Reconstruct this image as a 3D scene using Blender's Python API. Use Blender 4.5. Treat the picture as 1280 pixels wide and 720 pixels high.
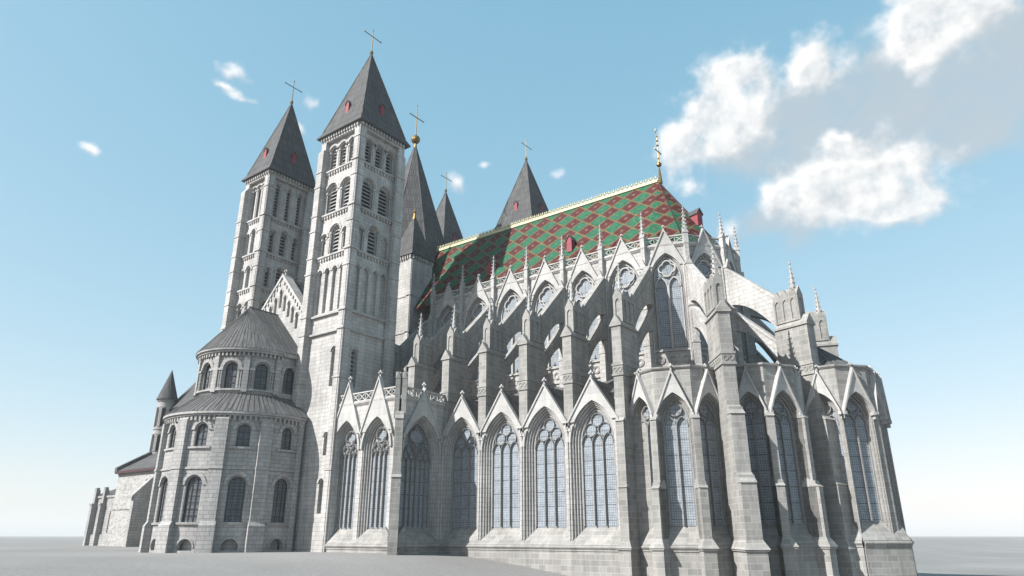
import bpy, bmesh, math, random
from mathutils import Vector
from mathutils.geometry import tessellate_polygon
random.seed(7)
R_ = math.radians
for o in list(bpy.data.objects): bpy.data.objects.remove(o)
SC = bpy.context.scene
COL = SC.collection

# ------------------------------------------------------------------ camera, sun, sky, exposure
cam_d = bpy.data.cameras.new('camera'); cam = bpy.data.objects.new('camera', cam_d); COL.objects.link(cam)
cam_d.sensor_width = 36; cam_d.lens = 861.0 / 1280 * 36
cam_d.clip_start = .5; cam_d.clip_end = 20000
cam.location = (0, 0, 0)                                   # eye level is z = 0; the ground lies a few metres below
cam.rotation_euler = (R_(90 + 19.8), 0, R_(37.104))
SC.camera = cam
SUN = Vector((-.47, -1.0, .90)).normalized()               # direction towards the sun
sd = bpy.data.lights.new('sun', 'SUN'); sun = bpy.data.objects.new('sun', sd); COL.objects.link(sun)
sd.energy = 5.0; sd.angle = R_(.5); sd.color = (1, .975, .94)
sun.rotation_euler = SUN.to_track_quat('Z', 'Y').to_euler(); sun.location = (-60, -60, 120)
SC.view_settings.view_transform = 'Standard'; SC.view_settings.look = 'None'
SC.view_settings.exposure = .92; SC.view_settings.gamma = 1; SC.view_settings.use_curve_mapping = False

W = bpy.data.worlds.new('World'); SC.world = W; W.use_nodes = True
SKY_GRADE = ((.70, 1.41), (.42, 2.29), (.36, 2.64)); CLOUD_GREY = (3.0, 3.3, 3.55, 1); CLOUD_SHADE = (3.5, 3.7, 3.85, 1); CLOUD_LIT = (6.1, 6.0, 5.9, 1)
def build_world():
    nt = W.node_tree; N = nt.nodes; L = nt.links; N.clear()
    out = N.new('ShaderNodeOutputWorld'); bg = N.new('ShaderNodeBackground'); L.new(bg.outputs[0], out.inputs[0])
    bg.inputs['Strength'].default_value = .10
    sky = N.new('ShaderNodeTexSky'); sky.sky_type = 'NISHITA'; sky.sun_disc = False
    sky.sun_elevation = math.asin(SUN.z); sky.sun_rotation = math.atan2(SUN.x, SUN.y)
    sky.altitude = 0; sky.air_density = 1.0; sky.dust_density = .8; sky.ozone_density = .0
    tc = N.new('ShaderNodeTexCoord')
    def math_(op, a, b=None, c=None, clamp=False):
        n = N.new('ShaderNodeMath'); n.operation = op; n.use_clamp = clamp
        for i, v in enumerate((a, b, c)):
            if v is None: continue
            if isinstance(v, (int, float)): n.inputs[i].default_value = v
            else: L.new(v, n.inputs[i])
        return n.outputs[0]
    def vmath(op, a, b=None):
        n = N.new('ShaderNodeVectorMath'); n.operation = op
        for i, v in enumerate((a, b)):
            if v is None: continue
            if isinstance(v, (tuple, Vector)): n.inputs[i].default_value = tuple(v)
            else: L.new(v, n.inputs[i])
        return n.outputs['Value'] if op == 'DOT_PRODUCT' else n.outputs[0]
    sp = N.new('ShaderNodeSeparateColor'); L.new(sky.outputs[0], sp.inputs[0]); cb = N.new('ShaderNodeCombineColor')
    for i, (pw, k) in enumerate(SKY_GRADE): L.new(math_('MULTIPLY', math_('POWER', sp.outputs[i], pw), k), cb.inputs[i])
    sm = cb
    # clouds standing far away in these directions: azimuth, elevation, half width, half height (degrees), mass
    white = [(-17.4,33.6,2.9,3.0,1.1),(-15.6,34.6,1.7,1.7,1.1),(-19.2,31.0,2.9,2.0,.95),(-15.8,31.2,2.4,2.2,.95),(-8.9,35.0,2.0,2.1,1.2),(-10.4,33.4,1.6,1.3,.7),(-1.0,35.2,2.3,3.2,1.3),(2.7,34.6,3.6,2.2,1.0),(-10.6,25.8,3.2,1.6,1.1),(-7.4,25.6,3.2,1.8,1.1),(-5.0,24.0,3.3,1.7,1.1),(-6.5,22.9,4.6,1.2,.95),(-13.2,25.0,2.2,1.2,.85),(-7.6,28.4,3.0,1.0,.65),(-21.1,27.3,1.2,.8,.8),(-22.4,30.2,1.2,1.6,.75),(-18.0,22.8,1.1,1.6,.75),(-9.0,29.0,1.0,.8,.9),(-2.0,26.4,2.6,1.0,.6),
             (-62.9,34.6,1.25,.55,.95),(-63.6,33.3,.8,.35,.8),(-61.9,32.8,1.0,.4,.85),(-55.9,33.7,.8,.55,.85),(-56.7,31.3,.5,.7,.7),(-72.2,26.6,.6,.5,.95),(-42.3,28.6,1.0,.7,.9),(-39.4,29.9,1.0,.4,.8),(-32.6,29.3,.8,.55,.7)]
    grey = [(-5.2,31.2,6.4,2.6,1.2),(-.3,30.4,5.4,3.8,1.2),(3.5,30.5,5.0,3.6,1.1),(-9.8,31.4,3.2,2.2,.9),(-8.4,27.9,6.0,1.5,.9),(-2.5,27.2,5.2,1.8,.9),(-13.6,23.7,3.6,1.6,.9),(-8.0,23.2,5.4,1.4,.9),(-17.5,29.6,3.2,1.6,.8),(-13.5,28.0,3.0,1.6,.5)]
    def density(vec, blobs, amp, sc):
        w1 = N.new('ShaderNodeTexNoise'); w1.inputs['Scale'].default_value = 14; w1.inputs['Detail'].default_value = 4
        L.new(vec, w1.inputs['Vector'])
        wv = vmath('SUBTRACT', w1.outputs['Color'], (.5, .5, .5))
        wn = N.new('ShaderNodeVectorMath'); wn.operation = 'SCALE'; L.new(wv, wn.inputs[0]); wn.inputs['Scale'].default_value = .05
        p = vmath('ADD', vec, wn.outputs[0])
        tot = None
        for az, el, a, b, m in blobs:
            az, el = R_(az), R_(el)
            d = Vector((math.sin(az) * math.cos(el), math.cos(az) * math.cos(el), math.sin(el)))
            e1 = Vector((math.cos(az), -math.sin(az), 0)); e2 = e1.cross(d)
            x = math_('DIVIDE', vmath('DOT_PRODUCT', p, tuple(e1)), math.sin(R_(a)) * 1.3)
            x = math_('SUBTRACT', x, Vector(d).dot(e1) / (math.sin(R_(a)) * 1.3))
            y = math_('DIVIDE', vmath('DOT_PRODUCT', p, tuple(e2)), math.sin(R_(b)) * 1.3)
            r2 = math_('MULTIPLY_ADD', x, x, math_('MULTIPLY', y, y))
            g = math_('MULTIPLY', math_('POWER', 2.718, math_('MULTIPLY', r2, -1.5)), m)
            g = math_('MULTIPLY', g, math_('GREATER_THAN', vmath('DOT_PRODUCT', p, tuple(d)), 0))
            tot = g if tot is None else math_('ADD', tot, g)
        n2 = N.new('ShaderNodeTexNoise'); n2.inputs['Scale'].default_value = sc; n2.inputs['Detail'].default_value = 9; n2.inputs['Roughness'].default_value = .54
        L.new(vec, n2.inputs['Vector'])
        tot = math_('MINIMUM', tot, 1.1)
        return math_('ADD', tot, math_('MULTIPLY', math_('SUBTRACT', n2.outputs['Fac'], .5), amp))
    def ramp(v, a, b):
        n = N.new('ShaderNodeMapRange'); n.interpolation_type = 'SMOOTHSTEP'; L.new(v, n.inputs['Value'])
        n.inputs['From Min'].default_value = a; n.inputs['From Max'].default_value = b
        return n.outputs['Result']
    def over(f, a, c):
        n = N.new('ShaderNodeMixRGB'); L.new(f, n.inputs[0]); L.new(a, n.inputs[1])
        if isinstance(c, tuple): n.inputs[2].default_value = c
        else: L.new(c, n.inputs[2])
        return n.outputs[0]
    dvec = tc.outputs['Generated']
    g0 = density(dvec, grey, 1.25, 20)
    col = over(math_('MULTIPLY', ramp(g0, .15, 1.35), .82), sm.outputs[0], CLOUD_GREY)  # shaded cloud undersides painted as a flat grey layer
    d0 = density(dvec, white, 1.4, 33); d1 = density(vmath('ADD', dvec, (-.007, .002, .012)), white, 1.4, 33)
    light = math_('MULTIPLY_ADD', math_('SUBTRACT', d0, d1), 1.1, .56, clamp=True)  # sunlit and shaded cloud sides painted from the density difference
    wc = N.new('ShaderNodeMixRGB'); L.new(light, wc.inputs[0]); wc.inputs[1].default_value = CLOUD_SHADE; wc.inputs[2].default_value = CLOUD_LIT
    col = over(math_('MULTIPLY', ramp(d0, .30, 1.2), .95), col, wc.outputs[0])
    L.new(col, bg.inputs['Color'])
    W.cycles.sampling_method = 'AUTOMATIC'
build_world()

# ------------------------------------------------------------------ materials
def new_mat(name):
    m = bpy.data.materials.new(name); m.use_nodes = True
    nt = m.node_tree; b = nt.nodes['Principled BSDF']
    return m, nt, b
def mixc(nt, blend, f, a, b):
    n = nt.nodes.new('ShaderNodeMixRGB'); n.blend_type = blend
    for i, v in enumerate((f, a, b)):
        if isinstance(v, (int, float)): n.inputs[i].default_value = v
        elif isinstance(v, tuple): n.inputs[i].default_value = v + (1,) if len(v) == 3 else v
        else: nt.links.new(v, n.inputs[i])
    return n.outputs[0]
def noise(nt, vec, scale, detail=4, rough=.55):
    n = nt.nodes.new('ShaderNodeTexNoise'); n.inputs['Scale'].default_value = scale; n.inputs['Detail'].default_value = detail
    n.inputs['Roughness'].default_value = rough
    nt.links.new(vec, n.inputs['Vector']); return n.outputs['Fac']
def ramp2(nt, v, a, b, lo, hi):
    n = nt.nodes.new('ShaderNodeMapRange'); nt.links.new(v, n.inputs['Value'])
    n.inputs['From Min'].default_value = a; n.inputs['From Max'].default_value = b
    n.inputs['To Min'].default_value = lo; n.inputs['To Max'].default_value = hi
    return n.outputs['Result']
def mapping(nt, vec, sc):
    n = nt.nodes.new('ShaderNodeMapping'); n.inputs['Scale'].default_value = sc
    nt.links.new(vec, n.inputs['Vector']); return n.outputs[0]
def stone(name, c1, c2, mortar, bw, bh, ms, bumpd=.02, stain=.25):
    m, nt, b = new_mat(name); L = nt.links
    uv = nt.nodes.new('ShaderNodeUVMap'); tc = nt.nodes.new('ShaderNodeTexCoord')
    br = nt.nodes.new('ShaderNodeTexBrick'); L.new(uv.outputs[0], br.inputs['Vector'])
    br.inputs['Scale'].default_value = 1; br.inputs['Brick Width'].default_value = bw; br.inputs['Row Height'].default_value = bh
    br.inputs['Mortar Size'].default_value = ms; br.inputs['Mortar Smooth'].default_value = .3; br.inputs['Bias'].default_value = 0
    br.inputs['Color1'].default_value = c1 + (1,); br.inputs['Color2'].default_value = c2 + (1,); br.inputs['Mortar'].default_value = mortar + (1,)
    br.offset_frequency = 2; br.offset = .45; br.squash = .8; br.squash_frequency = 3
    big = noise(nt, tc.outputs['Object'], .22, 5)
    st = noise(nt, mapping(nt, tc.outputs['Object'], (1.1, 1.1, .12)), 1.0, 5, .6)
    fine = noise(nt, tc.outputs['Object'], 9, 4, .7)
    f = ramp2(nt, big, .3, .7, 1 - stain * .5, 1 + stain * .15)
    f2 = ramp2(nt, st, .38, .68, 1 - stain * .6, 1.03)
    f3 = ramp2(nt, fine, .25, .75, .86, 1.1)
    g = nt.nodes.new('ShaderNodeMath'); g.operation = 'MULTIPLY'; L.new(f, g.inputs[0]); L.new(f2, g.inputs[1])
    g2 = nt.nodes.new('ShaderNodeMath'); g2.operation = 'MULTIPLY'; L.new(g.outputs[0], g2.inputs[0]); L.new(f3, g2.inputs[1])
    vm = nt.nodes.new('ShaderNodeVectorMath'); vm.operation = 'SCALE'; L.new(br.outputs['Color'], vm.inputs[0]); L.new(g2.outputs[0], vm.inputs['Scale'])
    L.new(vm.outputs[0], b.inputs['Base Color']); b.inputs['Roughness'].default_value = .9
    b.inputs['Specular IOR Level'].default_value = .2
    h = mixc(nt, 'MIX', .5, br.outputs['Fac'], fine)
    bp = nt.nodes.new('ShaderNodeBump'); bp.inputs['Strength'].default_value = .5; bp.inputs['Distance'].default_value = bumpd; bp.invert = True
    L.new(h, bp.inputs['Height']); L.new(bp.outputs[0], b.inputs['Normal'])
    return m
M = {}
M['ashlar'] = stone('pale_ashlar', (.49, .48, .465), (.41, .40, .385), (.26, .25, .24), 1.35, .55, .026, .03, .42)
M['block'] = stone('grey_block_stone', (.31, .303, .287), (.235, .23, .217), (.38, .37, .352), 1.2, .6, .026, .02, .34)
M['trim'] = stone('dressed_trim_stone', (.42, .415, .40), (.36, .355, .345), (.25, .245, .235), 1.6, .9, .012, .01, .22)
M['apse'] = stone('grey_ashlar', (.38, .374, .365), (.305, .30, .292), (.19, .186, .18), 1.2, .5, .03, .02, .3)

def slate(name, c, bw, bh):
    m, nt, b = new_mat(name); L = nt.links
    uv = nt.nodes.new('ShaderNodeUVMap'); tc = nt.nodes.new('ShaderNodeTexCoord')
    br = nt.nodes.new('ShaderNodeTexBrick'); L.new(uv.outputs[0], br.inputs['Vector'])
    br.inputs['Scale'].default_value = 1; br.inputs['Brick Width'].default_value = bw; br.inputs['Row Height'].default_value = bh
    br.inputs['Mortar Size'].default_value = .05; br.inputs['Mortar Smooth'].default_value = .3
    br.inputs['Color1'].default_value = tuple(v * 1.15 for v in c) + (1,); br.inputs['Color2'].default_value = tuple(v * .85 for v in c) + (1,)
    br.inputs['Mortar'].default_value = tuple(v * .4 for v in c) + (1,)
    n1 = noise(nt, tc.outputs['Object'], .5, 5)
    col = mixc(nt, 'MULTIPLY', .4, br.outputs['Color'], ramp2(nt, n1, .3, .7, .65, 1.3))
    L.new(col, b.inputs['Base Color']); b.inputs['Roughness'].default_value = .8; b.inputs['Specular IOR Level'].default_value = .15
    bp = nt.nodes.new('ShaderNodeBump'); bp.inputs['Strength'].default_value = .6; bp.inputs['Distance'].default_value = .03; bp.invert = True
    L.new(br.outputs['Fac'], bp.inputs['Height']); L.new(bp.outputs[0], b.inputs['Normal'])
    return m
M['slate'] = slate('dark_slate', (.084, .084, .085), .5, 1.7)
M['lead'] = slate('lead_sheet', (.10, .10, .10), .8, 4.0)

def roof_tiles():
    m, nt, b = new_mat('glazed_roof_tiles'); L = nt.links
    uv = nt.nodes.new('ShaderNodeUVMap'); sx = nt.nodes.new('ShaderNodeSeparateXYZ'); L.new(uv.outputs[0], sx.inputs[0])
    def mt(op, a, c=None, d=None):
        n = nt.nodes.new('ShaderNodeMath'); n.operation = op
        for i, v in enumerate((a, c, d)):
            if v is None: continue
            if isinstance(v, (int, float)): n.inputs[i].default_value = v
            else: L.new(v, n.inputs[i])
        return n.outputs[0]
    a = mt('DIVIDE', sx.outputs[0], 3.35); c = mt('DIVIDE', sx.outputs[1], 2.95)
    p = mt('ADD', a, c); q = mt('SUBTRACT', c, a)
    fp, fq = mt('FLOOR', p), mt('FLOOR', q); rp, rq = mt('FRACT', p), mt('FRACT', q)
    row = mt('ADD', fp, fq); par = mt('ABSOLUTE', mt('MODULO', row, 2))
    sel = mt('GREATER_THAN', par, .5)
    dp, dq = mt('ABSOLUTE', mt('SUBTRACT', rp, .5)), mt('ABSOLUTE', mt('SUBTRACT', rq, .5))
    edge = mt('MAXIMUM', dp, dq)
    outl = mt('GREATER_THAN', edge, .445)
    inner = mt('LESS_THAN', edge, .10)
    mid = mt('LESS_THAN', mt('ABSOLUTE', mt('SUBTRACT', edge, .27)), .028)
    tiles = nt.nodes.new('ShaderNodeTexBrick'); L.new(uv.outputs[0], tiles.inputs['Vector'])
    tiles.inputs['Scale'].default_value = 1; tiles.inputs['Brick Width'].default_value = .34; tiles.inputs['Row Height'].default_value = .26
    tiles.inputs['Mortar Size'].default_value = .02
    tiles.inputs['Color1'].default_value = (1.15, 1.15, 1.15, 1); tiles.inputs['Color2'].default_value = (.72, .72, .72, 1); tiles.inputs['Mortar'].default_value = (.45, .45, .45, 1)
    tc = nt.nodes.new('ShaderNodeTexCoord')
    base = mixc(nt, 'MIX', sel, (.017, .098, .055), (.076, .017, .0145))
    base = mixc(nt, 'MIX', mt('MULTIPLY', mid, .45), base, mixc(nt, 'MIX', sel, (.03, .15, .07), (.045, .012, .012)))
    base = mixc(nt, 'MIX', inner, base, mixc(nt, 'MIX', sel, (.05, .12, .04), (.14, .085, .06)))
    base = mixc(nt, 'MIX', outl, base, (.135, .092, .04))
    col = mixc(nt, 'MULTIPLY', .9, base, tiles.outputs['Color'])
    col = mixc(nt, 'MULTIPLY', .8, col, ramp2(nt, noise(nt, tc.outputs['Object'], 1.2, 6, .7), .25, .75, .6, 1.35))
    L.new(col, b.inputs['Base Color']); b.inputs['Roughness'].default_value = .55; b.inputs['Specular IOR Level'].default_value = .15
    bp = nt.nodes.new('ShaderNodeBump'); bp.inputs['Strength'].default_value = .5; bp.inputs['Distance'].default_value = .02; bp.invert = True
    L.new(tiles.outputs['Fac'], bp.inputs['Height']); L.new(bp.outputs[0], b.inputs['Normal'])
    return m
M['tiles'] = roof_tiles()

def glass_mat(name, c, cell, bar):
    m, nt, b = new_mat(name); L = nt.links
    uv = nt.nodes.new('ShaderNodeUVMap'); tc = nt.nodes.new('ShaderNodeTexCoord')
    def grid(w, h, ms, off=0):
        g = nt.nodes.new('ShaderNodeTexBrick'); L.new(uv.outputs[0], g.inputs['Vector']); g.offset = off; g.squash = 1
        g.inputs['Scale'].default_value = 1; g.inputs['Brick Width'].default_value = w; g.inputs['Row Height'].default_value = h
        g.inputs['Mortar Size'].default_value = ms; g.inputs['Mortar Smooth'].default_value = .1
        g.inputs['Color1'].default_value = (1.1, 1.1, 1.1, 1); g.inputs['Color2'].default_value = (.88, .9, .92, 1); g.inputs['Mortar'].default_value = (.36, .37, .39, 1)
        return g
    g1 = grid(cell, cell * 1.1, .02); g2 = grid(50, bar, .032)
    col = mixc(nt, 'MULTIPLY', 1, c, g1.outputs['Color'])
    col = mixc(nt, 'MIX', g2.outputs['Fac'], col, (.05, .05, .055))
    col = mixc(nt, 'MULTIPLY', .7, col, ramp2(nt, noise(nt, tc.outputs['Object'], .9, 4, .6), .3, .7, .75, 1.2))
    L.new(col, b.inputs['Base Color']); b.inputs['Roughness'].default_value = .45; b.inputs['Specular IOR Level'].default_value = .2
    bp = nt.nodes.new('ShaderNodeBump'); bp.inputs['Strength'].default_value = .35; bp.inputs['Distance'].default_value = .01; bp.invert = True
    L.new(g1.outputs['Fac'], bp.inputs['Height']); L.new(bp.outputs[0], b.inputs['Normal'])
    return m
M['glass'] = glass_mat('leaded_glass', (.255, .283, .308), .24, 1.6)
M['glass_dark'] = glass_mat('dark_leaded_glass', (.10, .115, .13), .36, .75)

def plain(name, c, rough=.6, metal=0, var=.25, sc=3):
    m, nt, b = new_mat(name)
    tc = nt.nodes.new('ShaderNodeTexCoord')
    col = mixc(nt, 'MULTIPLY', 1, c, ramp2(nt, noise(nt, tc.outputs['Object'], sc, 5, .6), .3, .7, 1 - var, 1 + var))
    nt.links.new(col, b.inputs['Base Color']); b.inputs['Roughness'].default_value = rough; b.inputs['Metallic'].default_value = metal
    return m
M['louvre'] = plain('weathered_louvre', (.27, .265, .255), .8)
M['dark'] = plain('opening_shade_paint', (.03, .03, .032), .95)  # near-black tone painted in for the shade inside openings
M['gold'] = plain('gilded_copper', (.17, .115, .04), .45, .8)
M['iron'] = plain('dark_iron', (.05, .045, .04), .5, .6)
M['red'] = plain('red_painted_boards', (.20, .024, .036), .7, 0, .3)
M['crest'] = plain('cream_crest', (.46, .43, .27), .6, 0, .2)
M['tracery'] = plain('tracery_stone', (.20, .197, .19), .85, 0, .2)
M['fascia'] = plain('dark_red_fascia', (.035, .007, .009), .6)

def rubble():
    m, nt, b = new_mat('rubble_stone'); L = nt.links
    uv = nt.nodes.new('ShaderNodeUVMap'); v = nt.nodes.new('ShaderNodeTexVoronoi'); v.feature = 'DISTANCE_TO_EDGE'
    v2 = nt.nodes.new('ShaderNodeTexVoronoi')
    mp = mapping(nt, uv.outputs[0], (1.5, 2.6, 1))
    L.new(mp, v.inputs['Vector']); L.new(mp, v2.inputs['Vector']); v.inputs['Scale'].default_value = 1; v2.inputs['Scale'].default_value = 1
    edge = ramp2(nt, v.outputs['Distance'], .02, .09, 0, 1)
    sep = nt.nodes.new('ShaderNodeSeparateXYZ'); L.new(v2.outputs['Color'], sep.inputs[0])
    tone = ramp2(nt, sep.outputs[0], 0, 1, 0, 1)
    st = mixc(nt, 'MIX', tone, (.19, .188, .18), (.36, .355, .34))
    L.new(mixc(nt, 'MIX', edge, (.33, .325, .31), st), b.inputs['Base Color']); b.inputs['Roughness'].default_value = .95
    bp = nt.nodes.new('ShaderNodeBump'); bp.inputs['Strength'].default_value = .6; bp.inputs['Distance'].default_value = .04
    L.new(edge, bp.inputs['Height']); L.new(bp.outputs[0], b.inputs['Normal'])
    return m
M['rubble'] = rubble()
def ground_mat():
    m, nt, b = new_mat('pale_gravel'); L = nt.links
    tc = nt.nodes.new('ShaderNodeTexCoord')
    n1 = noise(nt, tc.outputs['Object'], .035, 6, .6); n2 = noise(nt, tc.outputs['Object'], 2.5, 6, .75)
    c = mixc(nt, 'MULTIPLY', 1, (.20, .196, .19), ramp2(nt, n1, .3, .7, .85, 1.15))
    c = mixc(nt, 'MULTIPLY', 1, c, ramp2(nt, n2, .25, .75, .8, 1.2))
    L.new(c, b.inputs['Base Color']); b.inputs['Roughness'].default_value = .95; b.inputs['Specular IOR Level'].default_value = .15
    bp = nt.nodes.new('ShaderNodeBump'); bp.inputs['Strength'].default_value = .4; bp.inputs['Distance'].default_value = .03
    L.new(n2, bp.inputs['Height']); L.new(bp.outputs[0], b.inputs['Normal'])
    return m
M['ground'] = ground_mat()

# ------------------------------------------------------------------ mesh helpers
def rot(a): a = R_(a); return (math.cos(a), math.sin(a))
class F:
    """wall frame: u along the wall (to the right seen from outside), v up, w outwards; flat, or wrapped round a cylinder of radius R"""
    def __init__(s, o, ang, R=None, zo=0):
        s.o, s.ang, s.R, s.zo = o, ang, R, zo
        s.N = rot(ang); s.U = rot(ang + 90)
    def P(s, u, v, w=0):
        if s.R:
            a = R_(s.ang) + u / s.R
            return (s.o[0] + (s.R + w) * math.cos(a), s.o[1] + (s.R + w) * math.sin(a), v + s.zo)
        return (s.o[0] + s.U[0] * u + s.N[0] * w, s.o[1] + s.U[1] * u + s.N[1] * w, v + s.zo)
def segs(loops): return [[(l[i], l[(i + 1) % len(l)]) for i in range(len(l))] for l in loops]
class MB:
    def __init__(s): s.v, s.f, s.uv, s.mi = [], [], [], []
    def face(s, pts, uv=None, mi=0):
        n = len(s.v); s.v += [tuple(p) for p in pts]; s.f.append(tuple(range(n, n + len(pts)))); s.uv.append(uv); s.mi.append(mi)
    def hexa(s, b, t, mi=0):
        n = len(b)
        s.face(b[::-1], None, mi); s.face(t, None, mi)
        for i in range(n): j = (i + 1) % n; s.face([b[i], b[j], t[j], t[i]], None, mi)
    def box(s, x0, x1, y0, y1, z0, z1, mi=0):
        s.hexa([(x0, y0, z0), (x1, y0, z0), (x1, y1, z0), (x0, y1, z0)], [(x0, y0, z1), (x1, y0, z1), (x1, y1, z1), (x0, y1, z1)], mi)
    def fb(s, fr, u0, u1, v0, v1, w0, w1, mi=0, n=None):
        if fr.R and n is None: n = max(1, int(abs(u1 - u0) / .55))
        n = n or 1
        for k in range(n):
            a, b = u0 + (u1 - u0) * k / n, u0 + (u1 - u0) * (k + 1) / n
            s.hexa([fr.P(a, v0, w0), fr.P(b, v0, w0), fr.P(b, v0, w1), fr.P(a, v0, w1)], [fr.P(a, v1, w0), fr.P(b, v1, w0), fr.P(b, v1, w1), fr.P(a, v1, w1)], mi)
    def frust(s, fr, u0, u1, w0, w1, v0, U0, U1, W0, W1, v1, mi=0):
        s.hexa([fr.P(u0, v0, w0), fr.P(u1, v0, w0), fr.P(u1, v0, w1), fr.P(u0, v0, w1)], [fr.P(U0, v1, W0), fr.P(U1, v1, W0), fr.P(U1, v1, W1), fr.P(U0, v1, W1)], mi)
    def prof(s, fr, pts, u0, u1, mi=0, n=None):
        """profile of (w, v) points run along u"""
        if fr.R and n is None: n = max(1, int(abs(u1 - u0) / .55))
        n = n or 1
        for k in range(n):
            a, b = u0 + (u1 - u0) * k / n, u0 + (u1 - u0) * (k + 1) / n
            s.hexa([fr.P(a, v, w) for w, v in pts], [fr.P(b, v, w) for w, v in pts], mi)
    def plate(s, fr, outer, holes=(), w0=0, w1=-.5, mi=0, back=True, step=.7):
        loops = [list(outer)] + [list(h) for h in holes]
        pts = [p for l in loops for p in l]
        tr = tessellate_polygon([[Vector((p[0], p[1], 0)) for p in l] for l in loops])
        edges = [e for l in segs(loops) for e in l]
        if fr.R:
            bm = bmesh.new(); vs = [bm.verts.new((p[0], p[1], 0)) for p in pts]
            for t in tr:
                try: bm.faces.new([vs[i] for i in t])
                except ValueError: pass
            us = [p[0] for p in pts]; a = math.floor(min(us) / step) * step + step
            while a < max(us):
                bmesh.ops.bisect_plane(bm, geom=list(bm.verts) + list(bm.edges) + list(bm.faces), plane_co=(a, 0, 0), plane_no=(1, 0, 0), dist=1e-5); a += step
            polys = [[(v.co.x, v.co.y) for v in f.verts] for f in bm.faces]
            edges = []
            for e in bm.edges:
                if len(e.link_faces) == 1: edges.append(tuple((v.co.x, v.co.y) for v in e.verts))
            bm.free()
        else: polys = [[pts[i] for i in t] for t in tr]
        for pl in polys:
            uv = [(p[0], p[1] + fr.zo) for p in pl]
            s.face([fr.P(p[0], p[1], w0) for p in pl], uv, mi)
            if back: s.face([fr.P(p[0], p[1], w1) for p in pl][::-1], uv[::-1], mi)
        for a, b in edges: s.face([fr.P(a[0], a[1], w0), fr.P(b[0], b[1], w0), fr.P(b[0], b[1], w1), fr.P(a[0], a[1], w1)], None, mi)
    def band(s, fr, A, B, w0, w1, mi=0, ends=True, back=False):
        n = len(A)
        q = lambda p, w: fr.P(p[0], p[1], w)
        for i in range(n - 1):
            s.face([q(A[i], w0), q(A[i + 1], w0), q(B[i + 1], w0), q(B[i], w0)], None, mi)
            s.face([q(A[i], w0), q(A[i + 1], w0), q(A[i + 1], w1), q(A[i], w1)], None, mi)
            s.face([q(B[i], w0), q(B[i + 1], w0), q(B[i + 1], w1), q(B[i], w1)], None, mi)
            if back: s.face([q(A[i], w1), q(A[i + 1], w1), q(B[i + 1], w1), q(B[i], w1)], None, mi)
        if ends:
            for i in (0, n - 1): s.face([q(A[i], w0), q(B[i], w0), q(B[i], w1), q(A[i], w1)], None, mi)
    def cyl(s, x, y, z0, z1, r0, r1=None, n=10, mi=0, cap=True, ph=0):
        r1 = r0 if r1 is None else r1
        a = [(x + r0 * math.cos(2 * math.pi * (i + ph) / n), y + r0 * math.sin(2 * math.pi * (i + ph) / n), z0) for i in range(n)]
        if r1 < 1e-4:
            for i in range(n): s.face([a[i], a[(i + 1) % n], (x, y, z1)], None, mi)
            s.face(a[::-1], None, mi); return
        b = [(x + r1 * math.cos(2 * math.pi * (i + ph) / n), y + r1 * math.sin(2 * math.pi * (i + ph) / n), z1) for i in range(n)]
        for i in range(n): j = (i + 1) % n; s.face([a[i], a[j], b[j], b[i]], None, mi)
        if cap: s.face(a[::-1], None, mi); s.face(b, None, mi)
    def ball(s, c, r, n=10, mi=0):
        for j in range(n // 2):
            t0, t1 = math.pi * j / (n // 2), math.pi * (j + 1) / (n // 2)
            s.cyl(c[0], c[1], c[2] - r * math.cos(t0), c[2] - r * math.cos(t1), max(r * math.sin(t0), 2e-4), max(r * math.sin(t1), 2e-4), n, mi, False)
    def tube(s, pts, r, n=6, mi=0):
        prev = None
        for i, p in enumerate(pts):
            p = Vector(p)
            t = (Vector(pts[min(i + 1, len(pts) - 1)]) - Vector(pts[max(i - 1, 0)])).normalized()
            a = t.cross(Vector((0, 0, 1)));
            if a.length < .05: a = t.cross(Vector((1, .3, 0)))
            a.normalize(); b = t.cross(a)
            if prev is not None and prev[1].dot(a) < 0: a, b = -a, -b
            ring = [p + a * r * math.cos(2 * math.pi * k / n) + b * r * math.sin(2 * math.pi * k / n) for k in range(n)]
            if prev is not None:
                for k in range(n): j = (k + 1) % n; s.face([prev[0][k], prev[0][j], ring[j], ring[k]], None, mi)
            else: s.face(ring[::-1], None, mi)
            prev = (ring, a)
        s.face(prev[0], None, mi)
    def build(s, name, mats, parent=None, label=None, smooth=False, merge=False):
        mats = mats if isinstance(mats, (list, tuple)) else [mats]
        bm = bmesh.new(); uvl = bm.loops.layers.uv.new('UVMap')
        vs = [bm.verts.new(p) for p in s.v]
        for f, uv, mi in zip(s.f, s.uv, s.mi):
            try: fa = bm.faces.new([vs[i] for i in f])
            except ValueError: continue
            fa.material_index = mi; fa.smooth = smooth
            if uv:
                for l, c in zip(fa.loops, uv): l[uvl].uv = c
            else:
                fa.normal_update(); n = fa.normal
                t = Vector((-n.y, n.x, 0))
                if t.length < .05: t = Vector((1, 0, 0)); b = Vector((0, 1, 0))
                else: t.normalize(); b = n.cross(t)
                if b.z < 0: b = -b
                if t.x < -1e-3: t = -t
                for l in fa.loops: l[uvl].uv = (l.vert.co.dot(t), l.vert.co.dot(b))
        bmesh.ops.remove_doubles(bm, verts=bm.verts, dist=1e-4)
        bmesh.ops.recalc_face_normals(bm, faces=bm.faces)
        me = bpy.data.meshes.new(name); bm.to_mesh(me); bm.free()
        for m in mats: me.materials.append(M[m])
        o = bpy.data.objects.new(name, me); COL.objects.link(o)
        if parent:
            o.parent = parent
            o.matrix_parent_inverse = PINV[parent.name] if parent.name in PINV else parent.matrix_world.inverted()
        if label: o['label'] = label
        return o
PINV = {}
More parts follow.
